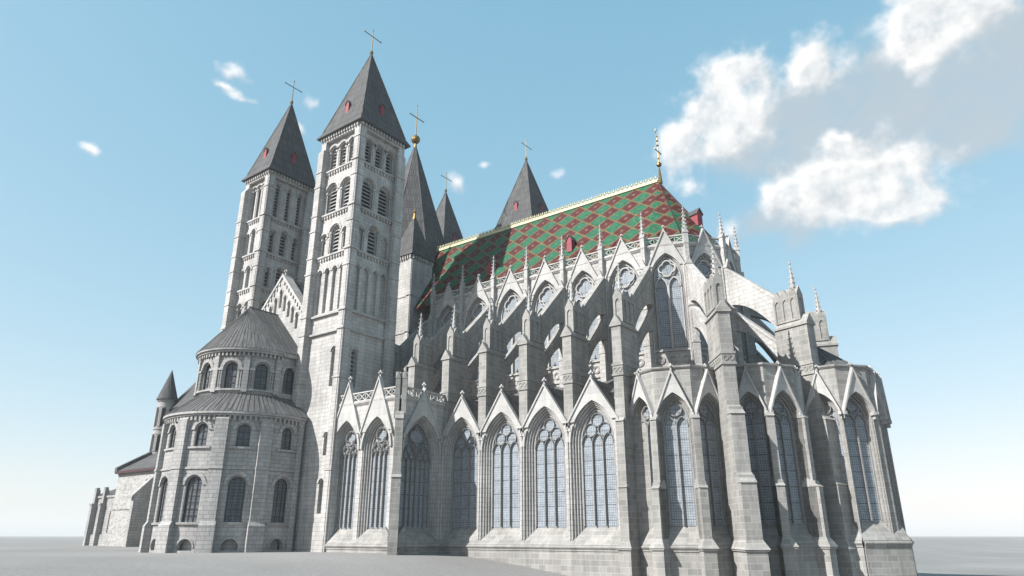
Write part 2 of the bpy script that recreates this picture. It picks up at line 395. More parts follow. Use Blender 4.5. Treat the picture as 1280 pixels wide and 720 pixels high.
def empty(name, loc, label=None, cat=None):
    o = bpy.data.objects.new(name, None); COL.objects.link(o); o.location = loc
    o.empty_display_size = 2
    from mathutils import Matrix
    PINV[o.name] = Matrix.Translation(loc).inverted()
    if label: o['label'] = label; o['category'] = cat
    return o
def arch(cu, hw, v0, vs, R=None, off=0, n=7):
    """opening outline from bottom left over the arch to bottom right; R None = round arch"""
    Rr = (R or hw) + off; c = (R or hw) - hw; h = hw + off
    th = math.pi - math.acos(min(1, c / Rr)) if c > 1e-6 else math.pi / 2
    L = [(cu - h, v0)]
    for i in range(n + 1):
        a = math.pi + (th - math.pi) * i / n
        L.append((cu + c + Rr * math.cos(a), vs + Rr * math.sin(a)))
    Rt = [(2 * cu - x, y) for x, y in L[::-1]]
    return L + Rt[1:]
def rise(hw, R): return math.sqrt(R * R - (R - hw) ** 2)
def quat(cu, cv, q, d, n=40, off=0):
    pts = []
    for i in range(n):
        t = 2 * math.pi * i / n; k = round(t / (math.pi / 2)) * math.pi / 2; ph = t - k
        r = d * math.cos(ph) + math.sqrt(max(0, (q + off) ** 2 - (d * math.sin(ph)) ** 2))
        pts.append((cu + r * math.cos(t), cv + r * math.sin(t)))
    return pts
def circ(cu, cv, r, n=28): return [(cu + r * math.cos(2 * math.pi * i / n), cv + r * math.sin(2 * math.pi * i / n)) for i in range(n + 1)]

# ------------------------------------------------------------------ ground: one sheet out to the horizon
def ground_z(x, y):
    s = max(0, min(1, (x + 66) / 46)); s = s * s * (3 - 2 * s)
    z = -1.95 - 4.3 * s
    z += .05 * math.sin(x * .11) * math.sin(y * .09)
    return z
def build_ground():
    b = MB()
    def axis(lo, hi, step, far):
        a = []; v = lo
        while v <= hi: a.append(v); v += step
        d = step; v = lo; pre = []
        while v > -far: d *= 1.5; v = max(-far, v - d); pre.append(v)
        d = step; v = hi; post = []
        while v < far: d *= 1.5; v = min(far, v + d); post.append(v)
        return pre[::-1] + a + post
    xs = axis(-180, 20, 5, 5000); ys = axis(20, 120, 5, 5000)
    for i in range(len(xs) - 1):
        for j in range(len(ys) - 1):
            c = [(xs[i], ys[j]), (xs[i + 1], ys[j]), (xs[i + 1], ys[j + 1]), (xs[i], ys[j + 1])]
            b.face([(x, y, ground_z(x, y)) for x, y in c], [(x, y) for x, y in c])
    o = b.build('ground', 'ground', smooth=True); o['kind'] = 'structure'
    return o
build_ground()

# ------------------------------------------------------------------ the cathedral
cath = empty('cathedral', (-70, 84, -2.2), 'huge pale stone cathedral with slate spires and a patterned red and green roof', 'cathedral')

def ring_band(b, fr, pts, w0, w1, th, mi=0):
    cu = sum(p[0] for p in pts[:-1]) / (len(pts) - 1); cv = sum(p[1] for p in pts[:-1]) / (len(pts) - 1)
    inn = []
    for x, y in pts:
        d = math.hypot(x - cu, y - cv); k = (d - th) / d; inn.append((cu + (x - cu) * k, cv + (y - cv) * k))
    b.band(fr, pts, inn, w0, w1, mi, ends=False)
def tracery(b, fr, cu, hw, v0, vs, R, n, w0, w1, th=.09, big=False):
    if n == 2:
        vs2 = vs - (.74 if big else .30) * hw; h2 = hw / 2
        for sgn in (-1, 1):
            b.band(fr, arch(cu + sgn * h2, h2, vs2, vs2, hw)[1:-1], arch(cu + sgn * h2, h2, vs2, vs2, hw, -th)[1:-1], w0, w1)
        b.fb(fr, cu - th * .9, cu + th * .9, v0, vs2 + .1, w0 + .02, w1)
        r = (.72 if big else .575) * hw; d = math.sqrt(max(.01, (R - r) ** 2 - (R - hw) ** 2))
        ring_band(b, fr, circ(cu, vs + d, r), w0 - (.08 if big else 0), w1, th * (.5 if big else 1))
        if hw > .7: q = quat(cu, vs + d, r * .53, r * .45); ring_band(b, fr, q + q[:1], w0 - (-.03 if big else .03), w1, th * (1.1 if big else .7))
    elif n == 3:
        h3 = hw / 3; vs3 = vs - .12 * hw
        for k in (-1, 0, 1):
            b.band(fr, arch(cu + k * 2 * h3, h3, vs3, vs3, 2 * h3)[1:-1], arch(cu + k * 2 * h3, h3, vs3, vs3, 2 * h3, -th * .8)[1:-1], w0, w1)
        for k in (-1, 1): b.fb(fr, cu + k * h3 - th * .8, cu + k * h3 + th * .8, v0, vs3 + .1, w0 + .02, w1)
        for x, y, r in ((-.43, .66, .37), (.43, .66, .37), (0, 1.2, .37)):
            ring_band(b, fr, circ(cu + x * hw, vs + y * hw * (R / hw / 2), r * hw, 20), w0 - .08, w1, th * .8)
    else:
        vs2 = vs - .30 * hw; h2 = hw / 2
        for sgn in (-1, 1):
            b.band(fr, arch(cu + sgn * h2, h2, vs2, vs2, hw)[1:-1], arch(cu + sgn * h2, h2, vs2, vs2, hw, -th * 1.2)[1:-1], w0 + .03, w1)
            tracery(b, fr, cu + sgn * h2, h2 - th, v0, vs2 - .1, 2 * (h2 - th), n // 2, w0, w1, th * .75)
        b.fb(fr, cu - th * 1.1, cu + th * 1.1, v0, vs2 + .1, w0 + .03, w1)
        r = .575 * hw; d = math.sqrt(max(.01, (R - r) ** 2 - (R - hw) ** 2))
        ring_band(b, fr, circ(cu, vs + d, r), w0 + .03, w1, th * 1.1)
        q = quat(cu, vs + d, r * .46, r * .44); ring_band(b, fr, q + q[:1], w0 - .02, w1, th * .7)
def gothic_window(fr, cu, hw, v0, vs, R, n, w, parent, label=None, th=.055, big=False):
    b = MB()
    b.band(fr, arch(cu, hw, v0, vs, R, .02), arch(cu, hw, v0, vs, R, -.1), w + .2, w - .1)
    tracery(b, fr, cu, hw - .06, v0, vs, R - .06, n, w + .3, w - .05, th, big)
    o = b.build('gothic_window', 'trim' if big else 'tracery', parent, label)
    g = MB(); g.plate(fr, arch(cu, hw + .05, v0 - .1, vs, R, 0), (), w, w - .06)
    g.build('glass_pane', 'glass', o)
    return o
def mould(b, fr, cu, hw, jamb, v0, vs, R, steps, depth, mi=0, rolls=True):
    """stepped jamb and archivolt with roll mouldings, from the wall face inwards"""
    for i in range(steps):
        o1 = jamb * (1 - i / steps); o2 = jamb * (1 - (i + 1) / steps)
        w = -(i + .6) * depth / steps
        b.band(fr, arch(cu, hw, v0, vs, R, o1 + .01), arch(cu, hw, v0, vs, R, o2), w, w - depth, mi)
        if rolls:
            r = .32 * jamb / steps
            b.tube([fr.P(x, y, w + r * .4) for x, y in arch(cu, hw, v0 + .05, vs, R, o2 + r)], r, 6, mi)
def finial(b, fr, u, v, w, s=1.0):
    b.frust(fr, u - .13 * s, u + .13 * s, w - .13 * s, w + .13 * s, v - .1, u - .07 * s, u + .07 * s, w - .07 * s, w + .07 * s, v + .55 * s)
    b.fb(fr, u - .32 * s, u + .32 * s, v + .50 * s, v + .66 * s, w - .1 * s, w + .1 * s)
    b.fb(fr, u - .1 * s, u + .1 * s, v + .5 * s, v + .66 * s, w - .32 * s, w + .32 * s)
    b.frust(fr, u - .16 * s, u + .16 * s, w - .16 * s, w + .16 * s, v + .66 * s, u - .05 * s, u + .05 * s, w - .05 * s, w + .05 * s, v + .95 * s)
def gable(fr, cu, half, valley, apex, parent, ar, w0=.24, fin=1.0, name='window_gable', mat='trim', label=None, cop=.17):
    """steep gable slab over a window (ar = the arch outline it frames), thin raking copings and a finial"""
    b = MB(); hw, v0, vs, R, jb = ar
    A = arch(cu, hw, vs, vs, R, jb, 12)
    top = [p for p in A if p[1] > valley + .02]
    ax = max(abs(p[0] - cu) for p in top) if top else 0
    # width of the arch at the valley level
    Rr = R + jb; c = R - hw; xv = math.sqrt(max(0, Rr * Rr - (valley - vs) ** 2)) - c
    if valley <= vs: xv = hw + jb
    xv = min(xv, half - .05)
    top = [p for p in top if abs(p[0] - cu) < xv]
    b.plate(fr, [(cu - half, valley), (cu - xv, valley)] + top + [(cu + xv, valley), (cu + half, valley), (cu, apex)], (), w0, -.12)
    lo = [p for p in arch(cu, hw, vs, vs, R, jb, 12)[1:-1] if p[1] <= valley + .05]
    for sg in (-1, 1):
        P = [p for p in lo if (p[0] - cu) * sg > 0]
        if len(P) > 1: b.band(fr, P, [(p[0] + sg * min(.3, max(.08, half - abs(p[0] - cu))), p[1] + .05) for p in P], w0, -.1)
        A2 = [(cu + sg * (half + .06), valley + .03), (cu, apex + .16)]; k = (apex - valley) / half; dv = cop * math.sqrt(1 + k * k)
        b.band(fr, A2, [(A2[0][0], A2[0][1] - dv), (cu, apex + .16 - dv)], w0 + .16, -.2, 0, True, True)
        b.fb(fr, cu + sg * half - .17, cu + sg * half + .17, valley - dv - .1, valley - dv + .25, -.1, w0 + .2)
    finial(b, fr, cu, apex, (w0 - .1) / 2, fin)
    return b.build(name, mat, parent, label)
def plinth(b, fr, u0, u1, sill, w_in, vbot=-8.8, vm=-1.14):
    b.prof(fr, [(w_in - .4, sill), (w_in, sill), (.42, vm + .26), (.42, vm - .4), (w_in - .4, vm - .4)], u0, u1)
    b.prof(fr, [(-.5, vm + .14), (.52, vm + .14), (.58, vm + .06), (.58, vm - .06), (.44, vm - .24), (-.5, vm - .24)], u0, u1)
    b.fb(fr, u0, u1, vbot, vm - .2, -.6, .34)
def lattice(b, fr, u0, u1, v0, v1, w0=-.12, w1=.12, cell=1.2):
    """open balustrade: rails and crossed bars"""
    b.fb(fr, u0, u1, v0, v0 + .14, w0 - .05, w1 + .05); b.fb(fr, u0, u1, v1 - .16, v1, w0 - .06, w1 + .06)
    n = max(1, round((u1 - u0) / cell)); c = (u1 - u0) / n; t = .085
    for k in range(n):
        a, e = u0 + k * c, u0 + (k + 1) * c; lo, hi = v0 + .1, v1 - .12
        b.band(fr, [(a - t, lo), (e - t, hi)], [(a + t, lo), (e + t, hi)], w1 - .02, w0 + .02, 0, True, True)
        b.band(fr, [(a - t, hi), (e - t, lo)], [(a + t, hi), (e + t, lo)], w1 - .035, w0 + .035, 0, True, True)
        b.fb(fr, a - .04, a + .04, lo, hi, w0 + .03, w1 - .03)
def pinnacle(o, z0, z1, r, parent, shaft=0, mat='trim', phi=-90, crk=True, label=None, name='pinnacle'):
    """square shaft, then a slim octagonal spirelet with crockets and a finial"""
    b = MB(); x, y = o; fr = F(o, phi)
    zs = z0 + shaft
    if shaft:
        b.fb(fr, -r, r, z0, zs, -r, r)
        b.fb(fr, -r * 1.25, r * 1.25, zs - .12, zs, -r * 1.25, r * 1.25)
        for a in (0, 90, 180, 270):
            f2 = F(o, phi + a); b.plate(f2, [(-r * 1.1, zs), (r * 1.1, zs), (0, zs + r * 2.2)], (), r * 1.1, -r * .2)
    b.cyl(x, y, zs - .1, z1 - .35, r * .92, r * .14, 8, 0, True, .5)
    h = z1 - .35 - zs
    if crk:
        n = max(3, int(h / .55))
        for k in range(1, n):
            t = k / n; rr = r * (.92 - .78 * t)
            for a in range(4):
                ang = R_(phi + 45 + a * 90); cx, cy = x + math.cos(ang) * (rr + .05), y + math.sin(ang) * (rr + .05); s = .085 * (1.2 - .5 * t)
                b.hexa([(cx - s, cy - s, zs + h * t), (cx + s, cy - s, zs + h * t), (cx + s, cy + s, zs + h * t), (cx - s, cy + s, zs + h * t)],
                       [(cx - s * .4 + math.cos(ang) * .1, cy - s * .4 + math.sin(ang) * .1, zs + h * t + .16), (cx + s * .4 + math.cos(ang) * .1, cy - s * .4 + math.sin(ang) * .1, zs + h * t + .16), (cx + s * .4 + math.cos(ang) * .1, cy + s * .4 + math.sin(ang) * .1, zs + h * t + .16), (cx - s * .4 + math.cos(ang) * .1, cy + s * .4 + math.sin(ang) * .1, zs + h * t + .16)])
    b.ball((x, y, z1 - .3), .16, 8); b.cyl(x, y, z1 - .25, z1 + .05, .05, .03, 6); b.ball((x, y, z1 + .02), .09, 6)
    return b.build(name, mat, parent, label)

BAY = 6.545; X0 = -59.577                                   # side chapel window spacing and first centre
AX = 86.8; AC = (-37.0, AX)                                # choir axis and apse centre
bounds = [X0 + BAY * (k - .5) for k in range(5)]           # -62.85 ... -36.67

# --- low side chapels of the choir: four bays
def choir_side():
    b = MB(); fr = F((0, 68.0), -90)
    for k in range(4):
        cu = X0 + BAY * k; h = BAY / 2
        hole = arch(cu, 2.12, -.9, 10.05, 4.1, .86)
        b.plate(fr, [(cu - h, -1.1), (cu + h, -1.1), (cu + h, 12.2), (cu, 17.0), (cu - h, 12.2)], [hole], 0, -.45)
        mould(b, fr, cu, 2.12, .86, -.9, 10.05, 4.1, 4, 1.0)
        for s in (-1, 1):                                   # slender shafts between the windows
            b.cyl(cu + s * (h - .16), 67.93, -.4, 11.6, .12, None, 8)
            b.fb(fr, cu + s * (h - .16) - .2, cu + s * (h - .16) + .2, 11.3, 11.65, -.1, .26)
    pl = MB(); plinth(pl, fr, bounds[0], bounds[4], 1.05, -1.15)
    b.box(bounds[0], bounds[4], 69.6, 70.4, -8, 12.0)
    part = b.build('side_chapel_wall', 'ashlar', cath)
    pl.build('plinth', 'block', part)
    for k in range(4):
        cu = X0 + BAY * k
        gothic_window(fr, cu, 2.12, 1.05, 10.05, 4.1, 3, -1.0, part)
        gable(fr, cu, BAY / 2 - .02, 12.3, 17.15, part, (2.12, 0, 10.05, 4.1, .86), .2)
        r = MB()
        for s in (-1, 1):
            p0, p1 = fr.P(cu, 16.95, -.26), fr.P(cu, 16.95, -7.5)
            q0, q1 = fr.P(cu + s * BAY / 2, 12.2, -.26), fr.P(cu + s * BAY / 2, 12.2, -7.5)
            r.hexa([q0, p0, p1, q1], [(v[0], v[1], v[2] + .16) for v in (q0, p0, p1, q1)])
        r.build('gable_roof', 'slate', part)
choir_side()

# --- buttress pier with its two flyers; u is the distance from the choir axis
def pier(o, phi, rin, rout, zb=11.5, half=.64, wall_r=9.4, steps=None, lowmat='block', fly=True, flymat='block', label=None, zs=0):
    fr = F(o, phi - 90, None, zs)                            # U = outwards, N = sideways
    b = MB()
    b.fb(fr, rin, rout, zb, 22.9, -half, half)
    b.fb(fr, rin - .05, rout + .14, 16.95, 17.18, -half - .14, half + .14); b.fb(fr, rin - .05, rout + .14, 18.1, 18.35, -half - .14, half + .14)
    b.fb(fr, rin, rout + .06, 17.18, 18.1, -half - .05, half + .05)
    f3 = F(fr.P(rout, 0, 0)[:2], phi, None, zs)
    for s in (-1, 1):
        ring_band(b, f3, circ(s * .3, 17.64, .27, 14), .12, 0, .08)
        for k in range(int((rout - rin) / .7)):
            fs = F(fr.P(rin + .5 + k * .7, 0, s * half)[:2], phi - 90 if s > 0 else phi + 90, None, zs)
            ring_band(b, fs, circ(0, 17.64, .27, 12), .11, 0, .08)
    b.fb(fr, rin - .05, rout + .16, 22.75, 22.98, -half - .16, half + .16)
    # weathered shoulder: a small gabled cap in front, a slope up to the upper stage
    g = F(fr.P(rout + .12, 0, 0)[:2], phi, None, zs)
    b.plate(g, [(-half - .16, 22.95), (half + .16, 22.95), (0, 24.15)], (), 0, -1.15)
    b.frust(fr, rin + .1, rout - .2, -half - .1, half + .1, 22.95, rin + .3, rout - .7, -.45, .45, 23.5)
    # upper stage with blind lancets and a row of gablets
    ui, uo, hh = rin + .25, rout - .85, .5
    b.fb(fr, ui, uo, 23.0, 26.6, -hh, hh)
    n = 3; c = (uo - ui) / n
    for s in (-1, 1):
        fs = F(fr.P((ui + uo) / 2, 0, s * hh)[:2], phi - 90 if s > 0 else phi + 90, None, zs); L = (uo - ui) / 2
        for k in range(n):
            m = -L + c * (k + .5)
            b.plate(fs, [(m - c / 2, 23.5), (m + c / 2, 23.5), (m + c / 2, 26.7), (m, 27.55), (m - c / 2, 26.7)], [arch(m, c * .3, 23.75, 25.7, c * .6)], .12, -.02)
            b.plate(fs, [(m - c / 2, 26.6), (m + c / 2, 26.6), (m, 27.5)], (), .1, -2 * hh * .5)
    ff = F(fr.P(uo, 0, 0)[:2], phi, None, zs)
    b.plate(ff, [(-hh - .08, 23.4), (hh + .08, 23.4), (hh + .08, 26.7), (0, 27.75), (-hh - .08, 26.7)], [arch(0, .3, 23.7, 25.8, .6)], .12, -.02)
    b.plate(ff, [(-hh - .08, 26.6), (hh + .08, 26.6), (0, 27.65)], (), .11, -(uo - ui))
    for (u0, w0_, z1, z0) in (steps or []):                  # battered stages down to the plinth: reach, half width, top, bottom
        b.fb(fr, rin, u0 - .35, z0, z1, -w0_, w0_)
        b.fb(fr, u0 - .4, u0, z0, z1 - .75, -w0_, w0_)
        b.hexa([fr.P(u0 - 1.0, z1 - .75, -w0_ - .06), fr.P(u0 + .12, z1 - .75, -w0_ - .06), fr.P(u0 + .12, z1 - .75, w0_ + .06), fr.P(u0 - 1.0, z1 - .75, w0_ + .06)],
               [fr.P(u0 - 1.0, z1 + .25, -w0_ + .05), fr.P(u0 - .85, z1 + .25, -w0_ + .05), fr.P(u0 - .85, z1 + .25, w0_ - .05), fr.P(u0 - 1.0, z1 + .25, w0_ - .05)])
    if steps:
        u0, w0_, _, _ = steps[-1]
        b.hexa([fr.P(rin, -1.2, -w0_ - .45), fr.P(u0 + .5, -1.2, -w0_ - .45), fr.P(u0 + .5, -1.2, w0_ + .45), fr.P(rin, -1.2, w0_ + .45)],
               [fr.P(rin, -.35, -w0_), fr.P(u0, -.35, -w0_), fr.P(u0, -.35, w0_), fr.P(rin, -.35, w0_)])
        b.fb(fr, rin, u0 + .42, -1.36, -1.2, -w0_ - .36, w0_ + .36)
        b.fb(fr, rin, u0 + .28, -8.8, -1.36, -w0_ - .22, w0_ + .22)
    part = b.build('buttress_pier', lowmat, cath, label)
    x, y, _ = fr.P(uo - .6, 0, 0)
    pinnacle((x, y), 27.0 + zs, 31.0 + zs, .40, part, 0, 'trim', phi)
    if fly:
        t = .36; ri = rin + .3; rw = wall_r - .15
        fl = MB()
        def curve(p0, p1, sag, n=8):
            (a, c), (e, f) = p0, p1; L = []
            for i in range(n + 1):
                s = i / n; L.append((a + (e - a) * s, c + (f - c) * (1 - (1 - s) ** 2.0) * 1.0 if sag else c + (f - c) * s))
            return L
        under = curve((ri, 23.0), (rw, 27.75), True)
        fl.plate(fr, [(ri, 27.15), (rw, 32.95)][::-1] + under, (), t, -t)
        k = (32.95 - 27.15) / (rw - ri)
        fl.band(fr, [(ri + .1, 27.15 + .25 + k * .1), (rw, 33.2)], [(ri + .1, 26.85 + k * .1), (rw, 32.8)], t + .07, -t - .07, 0, True, True)
        fl.band(fr, [(ri, 26.0), (rw, 31.8)], [(ri, 25.85), (rw, 31.65)], t + .05, -t - .05, 0, True, True)
        for w0, w1 in ((t + .06, t), (-t, -t - .06)):
            up = [(a, c + .55) for a, c in under]; fl.band(fr, under, up, w0, w1, 0, True, True)
        fl.build('flying_arch', flymat, part)
        fl = MB()
        u2 = curve((ri, 18.6), (rw, 24.3), True)
        fl.plate(fr, [(ri, 21.3), (rw, 27.4)][::-1] + u2, (), t * .9, -t * .9)
        fl.band(fr, [(ri, 21.55), (rw, 27.65)], [(ri, 21.1), (rw, 27.2)], t + .12, -t - .12, 0, True, True)
        fl.band(fr, [(ri, 20.3), (rw, 26.3)], [(ri, 20.15), (rw, 26.15)], t + .02, -t - .02, 0, True, True)
        fl.build('flying_arch', flymat, part)
    return part
for k, X in enumerate([bounds[0] - 2 * BAY, bounds[0] - BAY] + bounds):
    if k < 6: pier((X, AX), -90, 14.8, 18.75, 11.0, .62, 9.5)
    else:
        pier((X + .3, AX), -90, 14.8, 18.95, 9.0, .60, 9.5, [(19.25, .48, 12.6, 5), (19.35, .50, 5.6, -1)])
pier(AC, -53.2, 16.2, 20.9, 10, .66, 9.2, [(21.9, .72, 12.4, 5), (22.9, .78, 5.6, -1)], flymat='ashlar')
pier(AC, -18, 15.4, 19.6, 10, .7, 9.2, [(20.2, .85, 12.6, 5), (20.5, .95, 5.8, -1)], flymat='ashlar')
for a in (18, 54): pier(AC, a, 15.4, 19.6, 10, .66, 9.2, [(20.6, .7, 12.6, 5), (21.4, .75, 5.8, -1)])

# --- polygonal chapels round the apse
def chevet_chapel(pts, zo, roof, skip=(), buttress=(1, 1), label=None, wing=False):
    b = MB(); wins = []; n = len(pts)
    for i in range(n - 1):
        (x0, y0), (x1, y1) = pts[i], pts[i + 1]
        ang = math.degrees(math.atan2(-(x1 - x0), (y1 - y0)))           # outward normal
        Wd = math.hypot(x1 - x0, y1 - y0); fr = F(((x0 + x1) / 2, (y0 + y1) / 2), ang, None, zo)
        h = Wd / 2
        if i in skip:
            b.fb(fr, -h, h, -8.8, 17.1, -.6, 0); continue
        gh = min(1.34, h - .5); jb = min(.55, h - gh - .06); R = 2.25 * gh; vs = 13.75 - rise(gh, R)
        b.plate(fr, [(-h, -1.1), (h, -1.1), (h, 17.1), (-h, 17.1)], [arch(0, gh, -.8, vs, R, jb)], 0, -.35)
        mould(b, fr, 0, gh, jb, -.8, vs, R, 3, .75)
        plinth(b, fr, -h - .05, h + .05, 1.0, -.95)
        b.prof(fr, [(-.4, 16.95), (.1, 16.95), (.22, 17.1), (.22, 17.28), (-.4, 17.34)], -h - .09, h + .09)
        if wing and i == 1:
            b.fb(fr, h - .1, h + .8, -8.8, 13.2, -1.3, -.22); b.hexa([fr.P(h - .1, 13.2, -1.3), fr.P(h + 1.0, 13.2, -1.3), fr.P(h + 1.0, 13.2, -.22), fr.P(h - .1, 13.2, -.22)], [fr.P(h - .1, 15.6, -1.3), fr.P(h, 15.6, -1.3), fr.P(h, 15.6, -.22), fr.P(h - .1, 15.6, -.22)])
            plinth(b, fr, h, h + 1.45, 1.0, -.95)
        wins.append((fr, gh, vs, R, h))
    part = b.build('apse_chapel', 'block', cath, label)
    for fr, gh, vs, R, h in wins:
        gothic_window(fr, 0, gh, 1.0, vs, R, 2, -.8, part, None, .075)
        gable(fr, 0, h - .1, 12.3, 16.75, part, (gh, 0, vs, R, min(.55, h - gh - .06)), .4, .9)
    for i in range(1, n - 1):                                             # slender stepped buttresses on the corners
        bk = buttress[min(i - 1, len(buttress) - 1)]
        if not bk: continue
        x, y = pts[i]; a0 = math.atan2(-(pts[i][0] - pts[i - 1][0]), pts[i][1] - pts[i - 1][1]); a1 = math.atan2(-(pts[i + 1][0] - pts[i][0]), pts[i + 1][1] - pts[i][1])
        am = math.degrees((a0 + a1) / 2); f = F((x, y), am - 90, None, zo); s = MB()      # U outwards
        for u1, hw, z1, z0 in ((.72, .36, 12.1, 4), (1.25, .40, 5.1, -1)):
            s.fb(f, -.5, u1 - .3, z0, z1, -hw, hw); s.fb(f, -.5, u1, z0, z1 - .6, -hw, hw)
            s.hexa([f.P(-.2, z1 - .6, -hw - .06), f.P(u1 + .1, z1 - .6, -hw - .06), f.P(u1 + .1, z1 - .6, hw + .06), f.P(-.2, z1 - .6, hw + .06)],
                   [f.P(-.2, z1 + .3, -hw), f.P(.12, z1 + .3, -hw), f.P(.12, z1 + .3, hw), f.P(-.2, z1 + .3, hw)])
        s.hexa([f.P(-.5, -1.2, -.86), f.P(1.75, -1.2, -.86), f.P(1.75, -1.2, .86), f.P(-.5, -1.2, .86)], [f.P(-.5, -.3, -.42), f.P(1.27, -.3, -.42), f.P(1.27, -.3, .42), f.P(-.5, -.3, .42)])
        s.fb(f, -.5, 1.66, -1.38, -1.2, -.76, .76); s.fb(f, -.5, 1.52, -8.8, -1.38, -.64, .64)
        s.build('corner_buttress', 'block', part)
    rm = MB(); c = roof
    ins = []
    for x, y in pts:
        d = math.hypot(c[0] - x, c[1] - y); ins.append((x + (c[0] - x) / d * .45, y + (c[1] - y) / d * .45, 16.95 + zo))
    for i in range(n - 1): rm.face([ins[i], ins[i + 1], c])
    rm.face([ins[-1], ins[0], c]); rm.face([(p[0], p[1], 16.9 + zo) for p in ins][::-1])
    for i in range(n - 1):
        for t in (0, .33, .66):
            p = Vector(ins[i]).lerp(Vector(ins[i + 1]), t); rm.tube([p + Vector((0, 0, .03)), Vector(c) + Vector((0, 0, .03))], .05, 4)
    rm.build('chapel_roof', 'lead', part)
chevet_chapel([(-36.1, 69.75), (-32.35, 68.25), (-28.55, 69.35), (-26.6, 72.75)], .05, (-32.6, 73.6, 18.6))
chevet_chapel([(-25.6, 73.3), (-22.2, 73.75), (-20.0, 76.95), (-20.6, 80.3)], .22, (-24.0, 78.6, 18.6))
chevet_chapel([(-20.2, 80.55), (-16.5, 80.55), (-13.95, 83.1), (-13.8, 86.8), (-13.95, 90.5), (-16.5, 93.05), (-20.2, 93.05)], .5, (-20.0, 86.8, 22.0), (), (0, 0, 0, 0, 0), None, True)
chevet_chapel([(-20.6, 93.4), (-20.0, 96.7), (-22.2, 99.9), (-25.6, 100.4)], .2, (-24.0, 95.0, 18.6), (0, 1, 2), (0, 0))
chevet_chapel([(-26.6, 101.0), (-28.5, 104.3), (-32.3, 105.4), (-36.1, 103.9)], .1, (-32.6, 100.0, 18.6), (0, 1, 2), (0, 0))

# --- ambulatory terrace, far aisle
def aisles():
    b = MB()
    b.box(-82, -36.9, 70.5, 78.4, 12, 15.6); b.box(-82, -36.9, 95.2, 105.5, -8, 15.6)
    L = [(AC[0] + 17.2 * math.cos(R_(a)), AC[1] + 17.2 * math.sin(R_(a))) for a in range(-90, 91, 12)]
    b.hexa([(x, y, -6) for x, y in L], [(x, y, 15.6) for x, y in L])
    part = b.build('ambulatory', 'block', cath)
    r = MB()
    r.face([(-82, 70.4, 15.7), (-37, 70.4, 15.7), (-37, 78.1, 19.2), (-82, 78.1, 19.2)])
    r.face([(-82, 105.6, 15.7), (-37, 105.6, 15.7), (-37, 95.4, 19.2), (-82, 95.4, 19.2)])
    for i in range(len(L) - 1):
        a0, a1 = R_(-90 + 12 * i), R_(-78 + 12 * i)
        r.face([L[i] + (15.7,), L[i + 1] + (15.7,), (AC[0] + 8.8 * math.cos(a1), AC[1] + 8.8 * math.sin(a1), 19.2), (AC[0] + 8.8 * math.cos(a0), AC[1] + 8.8 * math.sin(a0), 19.2)])
    r.build('aisle_roof', 'lead', part)
aisles()

